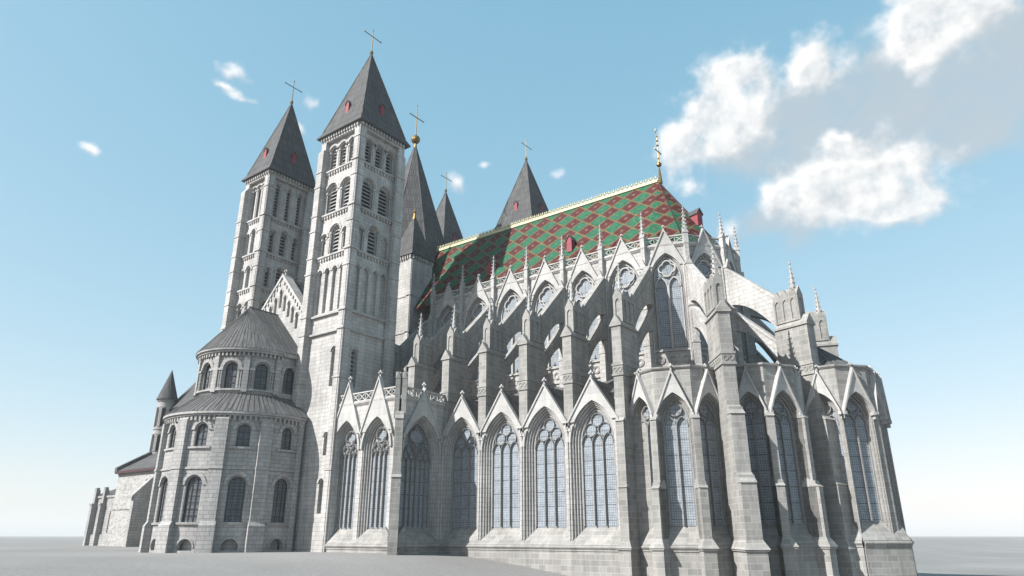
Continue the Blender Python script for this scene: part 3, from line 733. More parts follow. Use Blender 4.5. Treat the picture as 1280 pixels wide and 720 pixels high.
# --- high choir: clerestory, gables, balustrade, pinnacles
CB = 6.347; CX = [-40.243 - CB * k for k in range(6)]
RA = 8.63
V = [(AC[0] + RA * math.cos(R_(a)), AC[1] + RA * math.sin(R_(a))) for a in (-90, -54, -18, 18, 54, 90)]
def clerestory():
    b = MB(); wins = []
    bays = [(F((x, AX - RA), -90), CB) for x in CX]
    for i in range(5):
        (x0, y0), (x1, y1) = V[i], V[i + 1]
        bays.append((F(((x0 + x1) / 2, (y0 + y1) / 2), -72 + 36 * i), math.hypot(x1 - x0, y1 - y0)))
    for k in range(6): bays.append((F((CX[k], AX + RA), 90), CB))
    for i, (fr, Wd) in enumerate(bays):
        h = Wd / 2; far = i > 8
        gh = 2.12 if Wd > 6 else 1.72
        jb = .35; R = 2 * gh; top = 34.75 if Wd > 6 else 34.6; vs = top - rise(gh, R)
        b.plate(fr, [(-h, 15), (h, 15), (h, 36.2), (-h, 36.2)], [] if far else [arch(0, gh, 22.1, vs, R, jb)], 0, -.5)
        b.prof(fr, [(-.5, 35.75), (.08, 35.75), (.3, 36.05), (.3, 36.25), (-.5, 36.25)], -h, h)
        if far: lattice(b, fr, -h, h, 36.25, 37.35); continue
        mould(b, fr, 0, gh, jb, 22.1, vs, R, 3, .8)
        b.prof(fr, [(-.9, 22.3), (-.7, 22.3), (.2, 21.9), (.2, 21.75), (-.9, 21.6)], -h, h)
        b.fb(fr, -h, h, 19.6, 19.8, -.1, .2)
        for m in (-1.6, 0, 1.6): ring_band(b, fr, circ(m, 20.75, .55, 18), .14, 0, .12); q = quat(m, 20.75, .2, .19, 20); ring_band(b, fr, q + q[:1], .12, 0, .07)
        wins.append((fr, gh, vs, R, h))
    part = b.build('clerestory_wall', 'ashlar', cath)
    bal = MB()
    for fr, gh, vs, R, h in wins:
        gothic_window(fr, 0, gh, 22.2, vs, R, 2, -.52, part, None, .15, True)
        gable(fr, 0, min(2.62, h - .3), 33.2, 38.3, part, (gh, 0, vs, R, .35), .26, .8)
        lattice(bal, fr, -h, h, 36.25, 37.4, -.1, .12)
    bal.build('roof_balustrade', 'trim', part)
    # wall buttresses and slim pinnacles between the windows
    def shaft(o, phi):
        fr = F(o, phi, None); s = MB()
        s.fb(fr, -.42, .42, 14, 27.2, -.3, 1.25); s.frust(fr, -.5, .5, -.3, 1.33, 27.2, -.42, .42, -.3, .5, 28.6)
        s.fb(fr, -.4, .4, 27, 33.0, -.3, .85)
        s.plate(F(fr.P(0, 0, .85)[:2], phi), [(-.5, 32.9), (.5, 32.9), (0, 34.2)], (), .08, -.9)
        s.plate(F(fr.P(0, 0, 1.25)[:2], phi), [(-.5, 22.4), (.5, 22.4), (0, 23.7)], (), .08, -.7)
        s.fb(fr, -.27, .27, 33, 36.0, -.1, .62)
        for sg in (-1, 1): s.tube([fr.P(sg * .5, 15, .25), fr.P(sg * .5, 33.2, .25)], .13, 6)
        p = s.build('wall_buttress', 'ashlar', part)
        pinnacle(fr.P(0, 0, .35)[:2], 35.9, 41.2, .31, p, 1.6, 'trim', phi)
    for k in range(6): shaft((CX[k] - CB / 2, AX - RA), -90)
    for i, (x, y) in enumerate(V): shaft((x, y), (-90, -54, -18, 18, 54, 90)[i])
clerestory()

def choir_roof():
    ez, rz = 36.15, 50.2; e = RA - .35; xr, xl = -38.0, -86.0
    b = MB()
    S = [(x + (AC[0] - x) * .04, y + (AC[1] - y) * .04, ez) for x, y in V]
    A = (xr, AX, rz)
    def sl(p):   # tile pattern coordinates: along the eave and up the slope
        return p
    n = Vector((0, -(rz - ez), e)).normalized(); L = math.hypot(e, rz - ez)
    b.face([(xl, AX - e, ez), (xr, AX - e, ez), A, (xl, AX, rz)], [(xl, 0), (xr, 0), (xr, L), (xl, L)])
    b.face([(xr, AX - e, ez), S[0], A], [(xr, 0), (S[0][0], 0), (xr, L)])
    b.face([(xl, AX + e, ez), (xr, AX + e, ez), A, (xl, AX, rz)], [(xl, 0), (xr, 0), (xr, L), (xl, L)])
    b.face([(xr, AX + e, ez), S[5], A], [(xr, 0), (S[5][0], 0), (xr, L)])
    for i in range(5):
        w = (Vector(S[i + 1]) - Vector(S[i])).length; c = -38.0 + 3.35 * (i + 1) - .9
        b.face([S[i], S[i + 1], A], [(c - w / 2, 0), (c + w / 2, 0), (c, L)])
    part = b.build('choir_roof', 'tiles', cath, 'steep roof of glazed tiles in red and green diamonds')
    c = MB(); fr = F((0, AX), -90)
    c.fb(fr, xl, xr - .1, 50.15, 50.5, -.22, .22)
    k = xl
    while k < xr - .8:
        c.band(fr, [(k, 50.5), (k + .4, 51.2), (k + .8, 50.5)], [(k + .16, 50.5), (k + .4, 50.95), (k + .64, 50.5)], .1, -.1, 0, True, True)
        ring_band(c, fr, circ(k + .4, 50.75, .2, 8), .1, -.1, .07)
        c.ball(fr.P(k + .4, 51.25), .09, 6); c.ball(fr.P(k, 51.15), .12, 6); c.fb(fr, k - .04, k + .04, 50.5, 51.1, -.04, .04)
        k += .8
    c.build('ridge_crest', 'crest', part)
    hp = MB()
    for i in range(1, 5): hp.tube([Vector(S[i]) + Vector((0, 0, .1)), Vector(A) + Vector((0, 0, .05))], .07, 6)
    hp.build('hip_ridge', 'fascia', part)
    f = MB(); x, y = xr + .3, AX
    f.cyl(x, y, 49.8, 52.4, .35, .12, 8); f.ball((x, y, 53.0), .42, 10); f.cyl(x, y, 53, 58.0, .1, .06, 6)
    for z, r in ((54.0, .16), (56.3, .2), (57.1, .17), (57.9, .14)): f.ball((x, y, z), r, 8)
    f.tube([(x, y - .95, 55.3), (x, y + .95, 55.3)], .09, 6); f.ball((x, y - .95, 55.3), .14, 6); f.ball((x, y + .95, 55.3), .14, 6)
    f.build('ridge_finial', 'gold', part)
    v = MB(); v.tube([(x, y, 57.9), (x - .1, y - .2, 58.4), (x, y - .45, 58.7), (x, y - .3, 59.1), (x, y + .05, 59.0)], .09, 6); v.build('weathercock', 'crest', part)
    def dormer(x, t, phi=-90, wd=.42, base=None):
        d = MB()
        if phi == -90: y0 = AX - e + (e) * t; z0 = ez + (rz - ez) * t; fr = F((x, y0), -90)
        else: fr = F(base[:2], phi); z0 = base[2]
        d.plate(fr, [(-wd, z0 - .6), (wd, z0 - .6), (wd, z0 + 1.25), (0, z0 + 1.85), (-wd, z0 + 1.25)], (), .5, -1.3)
        q = d.build('dormer', 'red', part)
        g = MB()
        for s in (-1, 1): g.band(fr, [(s * (wd + .16), z0 + 1.1), (0, z0 + 2.0)], [(s * (wd + .16), z0 + 1.25), (0, z0 + 2.15)], .62, -1.5, 0, True, True)
        g.build('dormer_roof', 'slate', q)
    dormer(-50.2, .30); dormer(-65.5, .28)
    mid = Vector(S[1]).lerp(Vector(S[2]), .5)
    mid = Vector(S[2]).lerp(Vector(S[3]), .12).lerp(Vector(A), .34)
    dormer(0, 0, -18, .5, (mid.x, mid.y, mid.z + .3))
choir_roof()

# ------------------------------------------------------------------ Romanesque towers
def cross(b, x, y, z, h, arm, r=.09):
    b.cyl(x, y, z - .6, z + h, r, r * .6, 6); b.ball((x, y, z + .15), .34, 8); b.cyl(x, y, z + .3, z + .75, .3, .1, 8)
    za = z + h * .72
    b.tube([(x, y - arm, za), (x, y + arm, za)], r * .85, 6)
    for p in ((x, y - arm, za), (x, y + arm, za), (x, y, z + h)): b.ball(p, r * 1.7, 6)
def spire(parent, cx, cy, hx, hy, z0, z1, dorm=True):
    s = MB(); A = (cx, cy, z1); e = .62
    def rg(ex, ey, z): return [(cx - ex, cy - ey, z), (cx + ex, cy - ey, z), (cx + ex, cy + ey, z), (cx - ex, cy + ey, z)]
    r0, r1, r2 = rg(hx + e, hy + e, z0), rg(hx + e, hy + e, z0 + .18), rg(hx - .05, hy - .05, z0 + 1.35)
    s.face(r0[::-1])
    for i in range(4):
        j = (i + 1) % 4
        s.face([r0[i], r0[j], r1[j], r1[i]]); s.face([r1[i], r1[j], r2[j], r2[i]]); s.face([r2[i], r2[j], A])
    o = s.build('spire', 'slate', parent)
    c = MB()
    for p in r2: c.tube([Vector(p), Vector(A)], .11, 5)
    c.build('hip_flashing', 'lead', o)
    g = MB(); cross(g, cx, cy, z1, 5.0, 1.85); g.build('spire_cross', 'gold', o)
    if dorm:
        for a, d, zz in ((-90, hy, 0), (0, hx, 0), (180, hx, 0), (90, hy, 0)):
            t = .2; n = rot(a); k = d * (1 - t) - .35; z = z0 + 1.3 + (z1 - z0 - 1.3) * t
            fr = F((cx + n[0] * k, cy + n[1] * k), a); w = .34
            q = MB(); q.plate(fr, [(-w, z - 1.0), (w, z - 1.0), (w, z + .75), (0, z + 1.3), (-w, z + .75)], (), .55, -1.2)
            q2 = q.build('dormer', 'red', o)
            h = MB()
            for sg in (-1, 1): h.band(fr, [(sg * (w + .14), z + .62), (0, z + 1.42)], [(sg * (w + .14), z + .76), (0, z + 1.58)], .66, -1.3, 0, True, True)
            h.build('dormer_roof', 'slate', q2)
def tower(cx, cy, hx, hy, zb, ze, zt, stages, strings, posts, detail=(-90, 0), PF=.7, label=None):
    b = MB(); lvs = []
    c = 1.3; th = 1.95; RC = .42
    for sx in (-1, 1):
        for sy in (-1, 1):
            xo, yo = cx + sx * hx, cy + sy * hy; nt = .32
            def bx(xa, xb, ya, yb, z0=zb, z1=ze): b.box(min(xa, xb), max(xa, xb), min(ya, yb), max(ya, yb), z0, z1)
            bx(xo - sx * c, xo - sx * nt, yo - sy * c, yo)              # clasping corner with a nook for a slender shaft
            bx(xo - sx * nt, xo, yo - sy * c, yo - sy * nt)
            b.cyl(xo - sx * .17, yo - sy * .17, zb, ze, .15, None, 8)
            for z in posts:
                bx(xo - sx * (c + .1), xo + sx * .1, yo - sy * (c + .1), yo + sy * .1, z - .1, z + .14)
    b.box(cx - hx + th, cx + hx - th, cy - hy + th, cy + hy - th, zb, ze - .01)
    for x0, x1, y0, y1 in ((cx - hx, cx - hx + c - .05, cy - hy - PF, cy - hy + .2), (cx + hx - .2, cx + hx + .3, cy + hy - c - .3, cy + hy)):
        b.box(x0, x1, y0, y1, zb, ze - 2.6)
        e = [(x0, y0, ze - 2.6), (x1, y0, ze - 2.6), (x1, y1, ze - 2.6), (x0, y1, ze - 2.6)]; q = .62 if y1 < cy else 0
        b.hexa(e, [(x0, y0 + q, ze - 1.7), (x1 - (0 if q else .45), y0 + q, ze - 1.7), (x1 - (0 if q else .45), y1, ze - 1.7), (x0, y1, ze - 1.7)])
        for z in list(strings) + list(posts):
            if z < ze - 3: b.box(x0 - .1, x1 + .1, y0 - .1, y1, z - .1, z + .14)
    for z in strings:
        for sx in (-1, 1):
            for sy in (-1, 1):
                xs = sorted((cx + sx * (hx + .16), cx + sx * (hx - c - .1))); ys = sorted((cy + sy * (hy + .16), cy + sy * (hy - c - .1)))
                b.box(xs[0], xs[1], ys[0], ys[1], z - .13, z + .15)
    for a in (-90, 0, 90, 180):
        n = rot(a); hn = hx if a in (0, 180) else hy; hu = hy if a in (0, 180) else hx
        fr = F((cx + n[0] * (hn - RC), cy + n[1] * (hn - RC)), a); zn = hu - c + .02; k = zn / 3.45
        if a not in detail:
            b.fb(fr, -zn, zn, zb, ze, -th + RC, -.28); continue
        z = zb
        for zz in strings: b.fb(fr, -zn, zn, zz - .13, zz + .15, -.5, .1)
        for st in stages:
            z0, z1, kind = st[:3]
            if z0 > z: b.fb(fr, -zn, zn, z, z0, -th + RC - .02, -.28)
            z = z1
            op = []
            if kind == 'tall':                                        # tall blind arcade
                op = [((i - 1.5) * 1.72 * k, .50 * k, z0 + .3, z1 - 1.75, None, 0) for i in range(4)]
            elif kind == 'mid': op = [(0, 1.15 * k, z0 + .2, z1 - 2.35, None, 1)] + [(s * 2.45 * k, .70 * k, z0 + .2, z1 - 3.0, None, 0) for s in (-1, 1)]
            elif kind == 'two': op = [(s * 1.68 * k, 1.34 * k, z0 + .25, z1 - 2.8, None, 1) for s in (-1, 1)]
            elif kind == 'three': op = [(s * 2.22 * k, .92 * k, z0 + .2, z1 - 2.0, None, 1) for s in (-1, 0, 1)]
            elif kind == 'three_tall': op = [(s * 2.25 * k, .62, z0 + .25, z1 - 1.5, None, 1) for s in (-1, 0, 1)]
            elif kind == 'three_mid': op = [(0, .8 * k, z0 + .25, z1 - 1.9, None, 1)] + [(s * 2.25 * k, .6 * k, z0 + .25, z1 - 2.3, None, 1) for s in (-1, 1)]
            elif kind == 'twin': op = [(s * 1.65 * k, 1.15 * k, z0 + .25, z1 - 2.1, None, 1) for s in (-1, 1)]
            elif kind == 'lancet': op = [(st[3 + (a == 0)] , .55, z0 + .3, z1 - 1.2, None, 1)]
            elif kind == 'lancet_f': op = [(st[3], .5, z0 + .25, z1 - .9, None, 1)] if a == -90 else []
            holes = [arch(u, h, v0, vs, None, 0) for u, h, v0, vs, _, _ in op]
            b.plate(fr, [(-zn, z0), (zn, z0), (zn, z1), (-zn, z1)], holes, -.28, -.72)
            sub = [arch(u, h * .72, v0, vs - .1, None, 0) for u, h, v0, vs, _, w in op if w]
            b.plate(fr, [(-zn, z0), (zn, z0), (zn, z1), (-zn, z1)], sub, -.72, -1.15)
            for u, h, v0, vs, _, w in op:
                b.band(fr, arch(u, h, vs, vs, None, .06)[1:-1], arch(u, h, vs, vs, None, .36)[1:-1], -.14, -.3, 0)
                b.band(fr, arch(u, h, vs, vs, None, -.13)[1:-1], arch(u, h, vs, vs, None, .02)[1:-1], -.36, -.6, 0)
                if h > .6:
                    for s in (-1, 1):
                        b.cyl(*fr.P(u + s * (h - .13), 0, -.45)[:2], v0, vs - .25, .12, None, 7)
                        b.fb(fr, u + s * (h - .13) - .2, u + s * (h - .13) + .2, vs - .28, vs + .02, -.66, -.2)
                if w:
                    lv = MB(); lvs.append(lv); hw = h * .72; v = v0 + .15
                    lv.plate(fr, arch(u, hw + .05, v0, vs - .1), (), -1.1, -1.19, 1)  # dark sheet behind the slats stands in for the unlit inside
                    while v < vs - .1 + hw - .2:
                        ww = hw if v < vs - .1 else math.sqrt(max(.01, hw * hw - (v + .15 - vs + .1) ** 2))
                        lv.hexa([fr.P(u - ww, v, -.78), fr.P(u + ww, v, -.78), fr.P(u + ww, v + .32, -1.08), fr.P(u - ww, v + .32, -1.08)],
                                [fr.P(u - ww, v + .10, -.76), fr.P(u + ww, v + .10, -.76), fr.P(u + ww, v + .42, -1.06), fr.P(u - ww, v + .42, -1.06)], 0)
                        v += .62
            if kind in ('mid', 'two', 'three', 'three_tall', 'three_mid', 'twin'):  # corbel table under the sill course
                m = -zn + .3
                while m < zn - .1: b.fb(fr, m - .13, m + .13, z0 - .75, z0 - .32, -.32, -.02); m += .62
                b.fb(fr, -zn, zn, z0 - .34, z0 - .1, -.5, .04)
        if z < ze: b.fb(fr, -zn, zn, z, ze, -th + RC - .02, -.28)
        m = -hu + .3
        while m < hu: b.fb(fr, m - .13, m + .13, ze - .62, ze - .05, -.3, .3 + RC); m += .62
        b.fb(fr, -zn, zn, ze - .9, ze, -.4, RC - .02)
    part = b.build('transept_tower', 'ashlar', cath, label)
    for lv in lvs: lv.build('belfry_louvre', ['louvre', 'dark'], part)
    spire(part, cx, cy, hx, hy, ze, zt)
    return part
stA = [(2.5, 7.5, 'lancet_f', 2.2), (9.9, 13.6, 'lancet_f', 2.35), (19.2, 25.8, 'lancet', 2.35, -1.85), (30.4, 38.95, 'tall'), (39.85, 46.0, 'mid'), (46.95, 53.75, 'two'), (54.7, 60.3, 'three')]
tower(-79.15, 64.15, 4.75, 4.8, -5, 60.95, 78.9, stA, [27.5, 30.25, 39.7, 46.8, 54.55], [20.5, 37.1, 44.2, 51.9, 58.6, 8.2], (-90, 0, 180), .35, 'square tower nearest the choir with grouped belfry arches')
stB = [(19.0, 24.0, 'lancet_f', 0), (26.5, 31.2, 'twin'), (32.6, 38.0, 'twin'), (39.1, 44.6, 'three_mid'), (45.4, 51.5, 'three_mid'), (52.1, 59.6, 'three_tall')]
tower(-101.6, 64.15, 3.65, 4.8, -5, 60.35, 78.2, stB, [25.6, 32.4, 38.95, 45.25, 51.9], [36.5, 42.5, 49, 57.5, 29.5], (-90, 0, 180), .6, 'square tower left of the transept gable with tall belfry lancets')
tower(-78.7, 109.3, 4.6, 4.7, 10, 60.95, 78.8, [(54.7, 60.3, 'three')], [54.5, 46.8], [58.6], (-90, 0), .4, 'far tower rising behind the tiled roof')
tower(-102.8, 109.3, 4.2, 4.7, 10, 60.5, 78.6, [(54.7, 60.3, 'three')], [54.5, 46.8], [58.6], (-90, 0), .4, 'far tower mostly hidden behind the crossing spire')

# --- crossing tower with its big spire, and the stair turret before it
def crossing():
    b = MB(); cx, cy = -90.7, AX
    b.cyl(cx, cy, 15, 46.2, 9.2, 9.2, 8, 0, True, .5)
    for i in range(8):
        a = i * 45; n = rot(a); ap = 9.2 * math.cos(math.pi / 8); fr = F((cx + n[0] * ap, cy + n[1] * ap), a)
        m = -3.4
        while m < 3.5: b.fb(fr, m - .15, m + .15, 45.3, 46.0, -.1, .4); m += .75
        b.fb(fr, -3.6, 3.6, 45.95, 46.3, -.1, .5)
    part = b.build('crossing_tower', 'ashlar', cath)
    s = MB(); s.cyl(cx, cy, 46.25, 47.6, 10.1, 8.9, 8, 0, True, .5); s.cyl(cx, cy, 47.6, 76.2, 8.9, .06, 8, 0, True, .5)
    sp = s.build('spire', 'slate', part)
    h = MB()
    for i in range(8):
        a = math.pi * 2 * (i + .5) / 8; h.tube([(cx + 8.92 * math.cos(a), cy + 8.92 * math.sin(a), 47.6), (cx, cy, 76.1)], .12, 5)
    h.build('hip_flashing', 'lead', sp)
    g = MB(); g.cyl(cx, cy, 75.4, 77, .35, .18, 8); g.ball((cx, cy, 77.3), .95, 14); g.cyl(cx, cy, 78.1, 78.7, .3, .12, 8)
    g.cyl(cx, cy, 78.5, 85.6, .11, .06, 6); g.tube([(cx, cy - 2.0, 82.6), (cx, cy + 2.0, 82.6)], .1, 6); g.ball((cx, cy, 85.6), .16, 6)
    for s_ in (-2, 2): g.ball((cx, cy + s_, 82.6), .17, 6)
    g.build('spire_cross', 'gold', sp)
    t = MB(); x, y = -82.9, 80.1
    t.box(x - 2.5, x + 2.5, y - 2.5, y + 2.5, 12, 46.0)
    for z in (24, 32, 38.5): t.box(x - 2.62, x + 2.62, y - 2.62, y + 2.62, z - .12, z + .12)
    for a in (-90, 0):
        fr = F((x + rot(a)[0] * 2.5, y + rot(a)[1] * 2.5), a); m = -2.3
        while m < 2.4: t.fb(fr, m - .12, m + .12, 45.3, 45.95, -.1, .35); m += .58
        for s_ in (-1, 1): t.fb(fr, s_ * 2.1 - .4, s_ * 2.1 + .4, 12, 45.3, -.1, .12)
    tp = t.build('stair_turret', 'ashlar', cath)
    r = MB(); e = [(x - 3, y - 3, 46), (x + 3, y - 3, 46), (x + 3, y + 3, 46), (x - 3, y + 3, 46)]; m_ = [(x + (p[0] - x) * .82, y + (p[1] - y) * .82, 47.2) for p in e]
    for i in range(4): j = (i + 1) % 4; r.face([e[i], e[j], m_[j], m_[i]]); r.face([m_[i], m_[j], (x, y, 55.3)])
    r.face(e[::-1]); rp = r.build('turret_roof', 'slate', tp)
    g = MB(); g.cyl(x, y, 54.2, 55.6, .42, .14, 8); g.ball((x, y, 55.8), .3, 8); g.cyl(x, y, 56, 57, .07, .02, 6); g.build('roof_finial', 'gold', rp)
crossing()

# --- transept arm: gable between the towers, roof, and the round apse
TX = -90.95
def transept():
    b = MB(); fr = F((TX, 59.9), -90)
    hl, hr = 6.9, 7.0
    holes = []
    for i in range(-4, 5):                                             # stepped blind lancets following the rake
        u = i * 1.18; vt = 36.6 - abs(u) * .98; holes.append(arch(u, .34, max(24.8, vt - (2.6 if i else 3.0)), vt - .5, .7))
    b.plate(fr, [(-hl, 18), (hr, 18), (hr, 31.4), (0, 39.0), (-hl, 31.4)], holes, 0, -.45)
    b.plate(fr, [(-hl, 18), (hr, 18), (hr, 31.4), (0, 38.8), (-hl, 31.4)], (), -.45, -1.2)
    for u in [i * 1.18 for i in range(-4, 5)]:
        vt = 36.6 - abs(u) * .98; b.band(fr, arch(u, .34, vt - .5, vt - .5, .7, .02)[1:-1], arch(u, .34, vt - .5, vt - .5, .7, .17)[1:-1], .1, -.1)
        b.cyl(*fr.P(u - .58, 0, -.05)[:2], max(24.8, vt - 2.9), vt - 1.0, .09, None, 6)
    k = 7.6 / 7
    for s in (-1, 1):
        b.band(fr, [(s * 7.0, 31.7), (0, 39.35)], [(s * 7.0, 31.2), (0, 38.75)], .22, -1.4, 0, True, True)
        m = .6
        while m < 6.8: b.fb(fr, s * m - .13, s * m + .13, 38.75 - m * k - .75, 38.75 - m * k - .3, 0, .2); m += .65
    finial(b, fr, 0, 39.3, -.4, 1.0)
    part = b.build('transept_gable', 'ashlar', cath)
    w = MB(); w.box(-98.2, -83.7, 60.9, 80, -5, 31)
    w.build('transept_wall', 'ashlar', part)
    r = MB()
    for s in (-1, 1):
        q = [(TX + s * 7.2, 61.2, 31.1), (TX, 61.2, 38.75), (TX, 80, 38.75), (TX + s * 7.2, 80, 31.1)]
        r.hexa(q, [(p[0], p[1], p[2] + .2) for p in q])
    r.build('transept_roof', 'slate', part)
    f = MB()                                                           # west transept arm on the far side keeps the same roof
    f.box(-98.2, -83.7, 93, 109, -5, 31)
    for s in (-1, 1):
        q = [(TX + s * 7.2, 93, 31.1), (TX, 93, 38.75), (TX, 113, 38.75), (TX + s * 7.2, 113, 31.1)]
        f.hexa(q, [(p[0], p[1], p[2] + .2) for p in q])
    f.build('far_transept', 'apse', cath)
transept()

def round_window(parent, fr, u, hw, v0, vs, w):
    t = MB()
    t.band(fr, arch(u, hw, v0, vs, None, .02), arch(u, hw, v0, vs, None, -.09), w + .14, w - .05)
    n = max(2, int((vs + hw - v0) / .75))
    for k in range(1, n):
        v = v0 + (vs + hw - v0) * k / n; ww = hw if v < vs else math.sqrt(max(.01, hw * hw - (v - vs) ** 2))
        t.fb(fr, u - ww, u + ww, v - .035, v + .035, w + .01, w + .07)
    for s in ((-.33, .33) if hw > .9 else (0,)): t.fb(fr, u + s * hw - .035, u + s * hw + .035, v0, vs + hw * .92, w + .015, w + .08)
    o = t.build('round_window', 'iron', parent)
    g = MB(); g.plate(fr, arch(u, hw + .02, v0 - .02, vs), (), w, w - .05); g.build('glass_pane', 'glass_dark', o)
def apse():
    C = (-91.2, 56.7); R1, R2 = 10.0, 7.05
    b = MB(); fr = F(C, 0, R1)
    bay = 31.0; rad = R_(1)
    U = lambda deg: R_(deg) * R1
    wins = []
    a0, a1 = -188, 15.4
    holes = []
    for i in range(6):
        c = U(-1.0 - bay * i) if i else U(2.0)
        holes += [arch(c, 1.2, 1.62, 6.1), arch(c, .95, 10.9, 13.0), arch(c, 1.0, -1.7, -1.35)] if i < 6 else []
        wins.append(c)
    b.plate(fr, [(U(a0), -6), (U(a1) + .15, -6), (U(a1) + .15, 14.8), (U(a0), 14.8)], [h for h in holes], 0, -.5, 0, True, .6)
    for c in wins:
        for hw, v0, vs, o in ((1.2, 1.62, 6.1, 0), (.95, 10.9, 13.0, 0)):
            b.band(fr, arch(c, hw, vs, vs, None, .03)[1:-1], arch(c, hw, vs, vs, None, .48)[1:-1], .14, -.1)
            b.band(fr, arch(c, hw, v0, vs, None, .01), arch(c, hw, v0, vs, None, -.15), -.2, -.6)
            b.fb(fr, c - hw - .55, c + hw + .55, v0 - .28, v0 - .02, -.3, .24)
            for s in (-1, 1): b.tube([fr.P(c + s * (hw - .02), v0, -.12), fr.P(c + s * (hw - .02), vs, -.12)], .1, 6)
        b.band(fr, arch(c, 1.0, -1.35, -1.35, None, .02)[1:-1], arch(c, 1.0, -1.35, -1.35, None, .22)[1:-1], .1, -.1)
        b.fb(fr, c - 1.1, c + 1.1, -6, 0, -1.0, -.85)
        for s in (-1, 1):                                              # impost courses linking the hoods
            b.fb(fr, c + s * 1.7 - .95 if s < 0 else c + 1.68, c - 1.68 if s < 0 else c + 2.65, 6.05, 6.3, -.1, .14)
            b.fb(fr, c - 2.0 if s < 0 else c + 1.43, c - 1.43 if s < 0 else c + 2.0, 12.95, 13.15, -.1, .12)
    b.fb(fr, U(a0), U(a1) + .1, 8.05, 8.3, -.1, .16); b.fb(fr, U(a0), U(a1), 1.3, 1.5, -.1, .12)
    k = a0 + 1
    while k < a1:
        b.fb(fr, U(k) - .14, U(k) + .14, 14.25, 14.85, -.1, .38, 0, 1); k += 3.6
    b.fb(fr, U(a0), U(a1) + .15, 14.8, 15.05, -.4, .5); b.fb(fr, U(a0), U(a1) + .15, 15.05, 15.35, -.4, .72)
    for i in range(6):                                                 # flat buttress strips
        c = U(-16.4 - bay * i)
        b.fb(fr, c - .78, c + .78, -6, 14.3, -.1, .62); b.fb(fr, c - .92, c + .92, -6, 1.2, -.1, .95)
        b.prof(fr, [(.3, 1.2), (.98, 1.2), (.62, 1.75), (.3, 1.75)], c - .92, c + .92)
        b.fb(fr, c - .84, c + .84, 8.05, 8.32, -.1, .72); b.prof(fr, [(0, 14.3), (.66, 14.3), (.1, 14.9)], c - .8, c + .8)
    # straight length back to the tower, with a rounded shaft in the corner
    b.box(C[0] - R1 + .4, C[0] + R1 - .6, 59.2, 60, -6, 15.3)
    for x in (C[0] + R1 - .25, C[0] - R1 - .1): b.cyl(x, 59.2, -6, 15, .5, None, 12)
    part = b.build('transept_apse', 'apse', cath)
    for c in wins[:5]:
        round_window(part, fr, c, 1.05, 1.6, 6.1, -.4); round_window(part, fr, c, .8, 10.9, 13.0, -.38)
    def seams(m, z0, r0, z1, r1, n, aa, ab):
        for i in range(n + 1):
            a = R_(aa + (ab - aa) * i / n)
            m.tube([(C[0] + r0 * math.cos(a), C[1] + r0 * math.sin(a), z0 + .04), (C[0] + r1 * math.cos(a), C[1] + r1 * math.sin(a), z1 + .04)], .032, 4)
    r = MB(); n = 48
    for i in range(n):
        p = [(C[0] + rr * math.cos(R_(aa)), C[1] + rr * math.sin(R_(aa)), z) for aa in (-180 + 180 * i / n, -180 + 180 * (i + 1) / n) for rr, z in ((R1 + .75, 15.36), (R2 - .1, 18.4))]
        r.face([p[0], p[2], p[3], p[1]])
    for s in (-1, 1): r.face([(C[0] + s * (R1 + .75), C[1], 15.36), (C[0] + s * (R1 + .75), 59.6, 15.36), (C[0] + s * (R2 - .1), 59.6, 18.4), (C[0] + s * (R2 - .1), C[1], 18.4)])
    seams(r, 15.36, R1 + .75, 18.4, R2, 46, -180, 0)
    r.build('ambulatory_roof', 'lead', part)
    # upper drum
    d = MB(); f3 = F(C, 0, R2); U2 = lambda g: R_(g) * R2
    cs = [U2(13 - 34 * i) for i in range(1, 6)]
    d.plate(f3, [(U2(-182), 18), (U2(2), 18), (U2(2), 24.1), (U2(-182), 24.1)], [arch(c, 1.05, 18.95, 21.8) for c in cs], 0, -.5, 0, True, .5)
    for c in cs:
        d.band(f3, arch(c, 1.05, 21.8, 21.8, None, .02)[1:-1], arch(c, 1.05, 21.8, 21.8, None, .5)[1:-1], .16, -.1)
        d.band(f3, arch(c, 1.05, 18.95, 21.8, None, 0), arch(c, 1.05, 18.95, 21.8, None, -.17), -.2, -.7)
        d.fb(f3, c - 1.75, c + 1.75, 18.72, 18.95, -.3, .3)
        for s in (-1, 1):
            for e in (1.2, 1.5):
                d.tube([f3.P(c + s * e, 18.95, .12), f3.P(c + s * e, 21.6, .12)], .11, 6)
            d.fb(f3, c + s * 1.35 - .36, c + s * 1.35 + .36, 21.55, 21.85, -.1, .3)
            d.fb(f3, c + s * 1.35 - .36, c + s * 1.35 + .36, 18.9, 19.12, -.1, .28)
    for i in range(6):
        c = U2(13 - 17 - 34 * i) if i else U2(-4)
        d.fb(f3, c - .36, c + .36, 18.5, 23.6, -.1, .34)
    k = -180
    while k <= 0: d.fb(f3, U2(k) - .12, U2(k) + .12, 23.55, 24.1, -.1, .42, 0, 1); k += 4.6
    d.fb(f3, U2(-182), U2(2), 24.05, 24.35, -.4, .55); d.fb(f3, U2(-182), U2(2), 24.35, 24.62, -.4, .8)
    for X, a in ((C[0] + R2, 0), (C[0] - R2, 180)):
        f2 = F((X, 58.2), a); d.plate(f2, [(-1.6, 17), (1.6, 17), (1.6, 24.1), (-1.6, 24.1)], [arch(.1 if a == 0 else -.1, .95, 18.95, 21.8)], 0, -.5)
        d.band(f2, arch(.1 if a == 0 else -.1, .95, 21.8, 21.8, None, .02)[1:-1], arch(.1 if a == 0 else -.1, .95, 21.8, 21.8, None, .5)[1:-1], .16, -.1); d.fb(f2, -1.6, 1.6, 24.05, 24.62, -.5, .7)
    drum = d.build('apse_drum', 'apse', cath)
    for c in cs: round_window(drum, f3, c, .86, 18.95, 21.8, -.5)
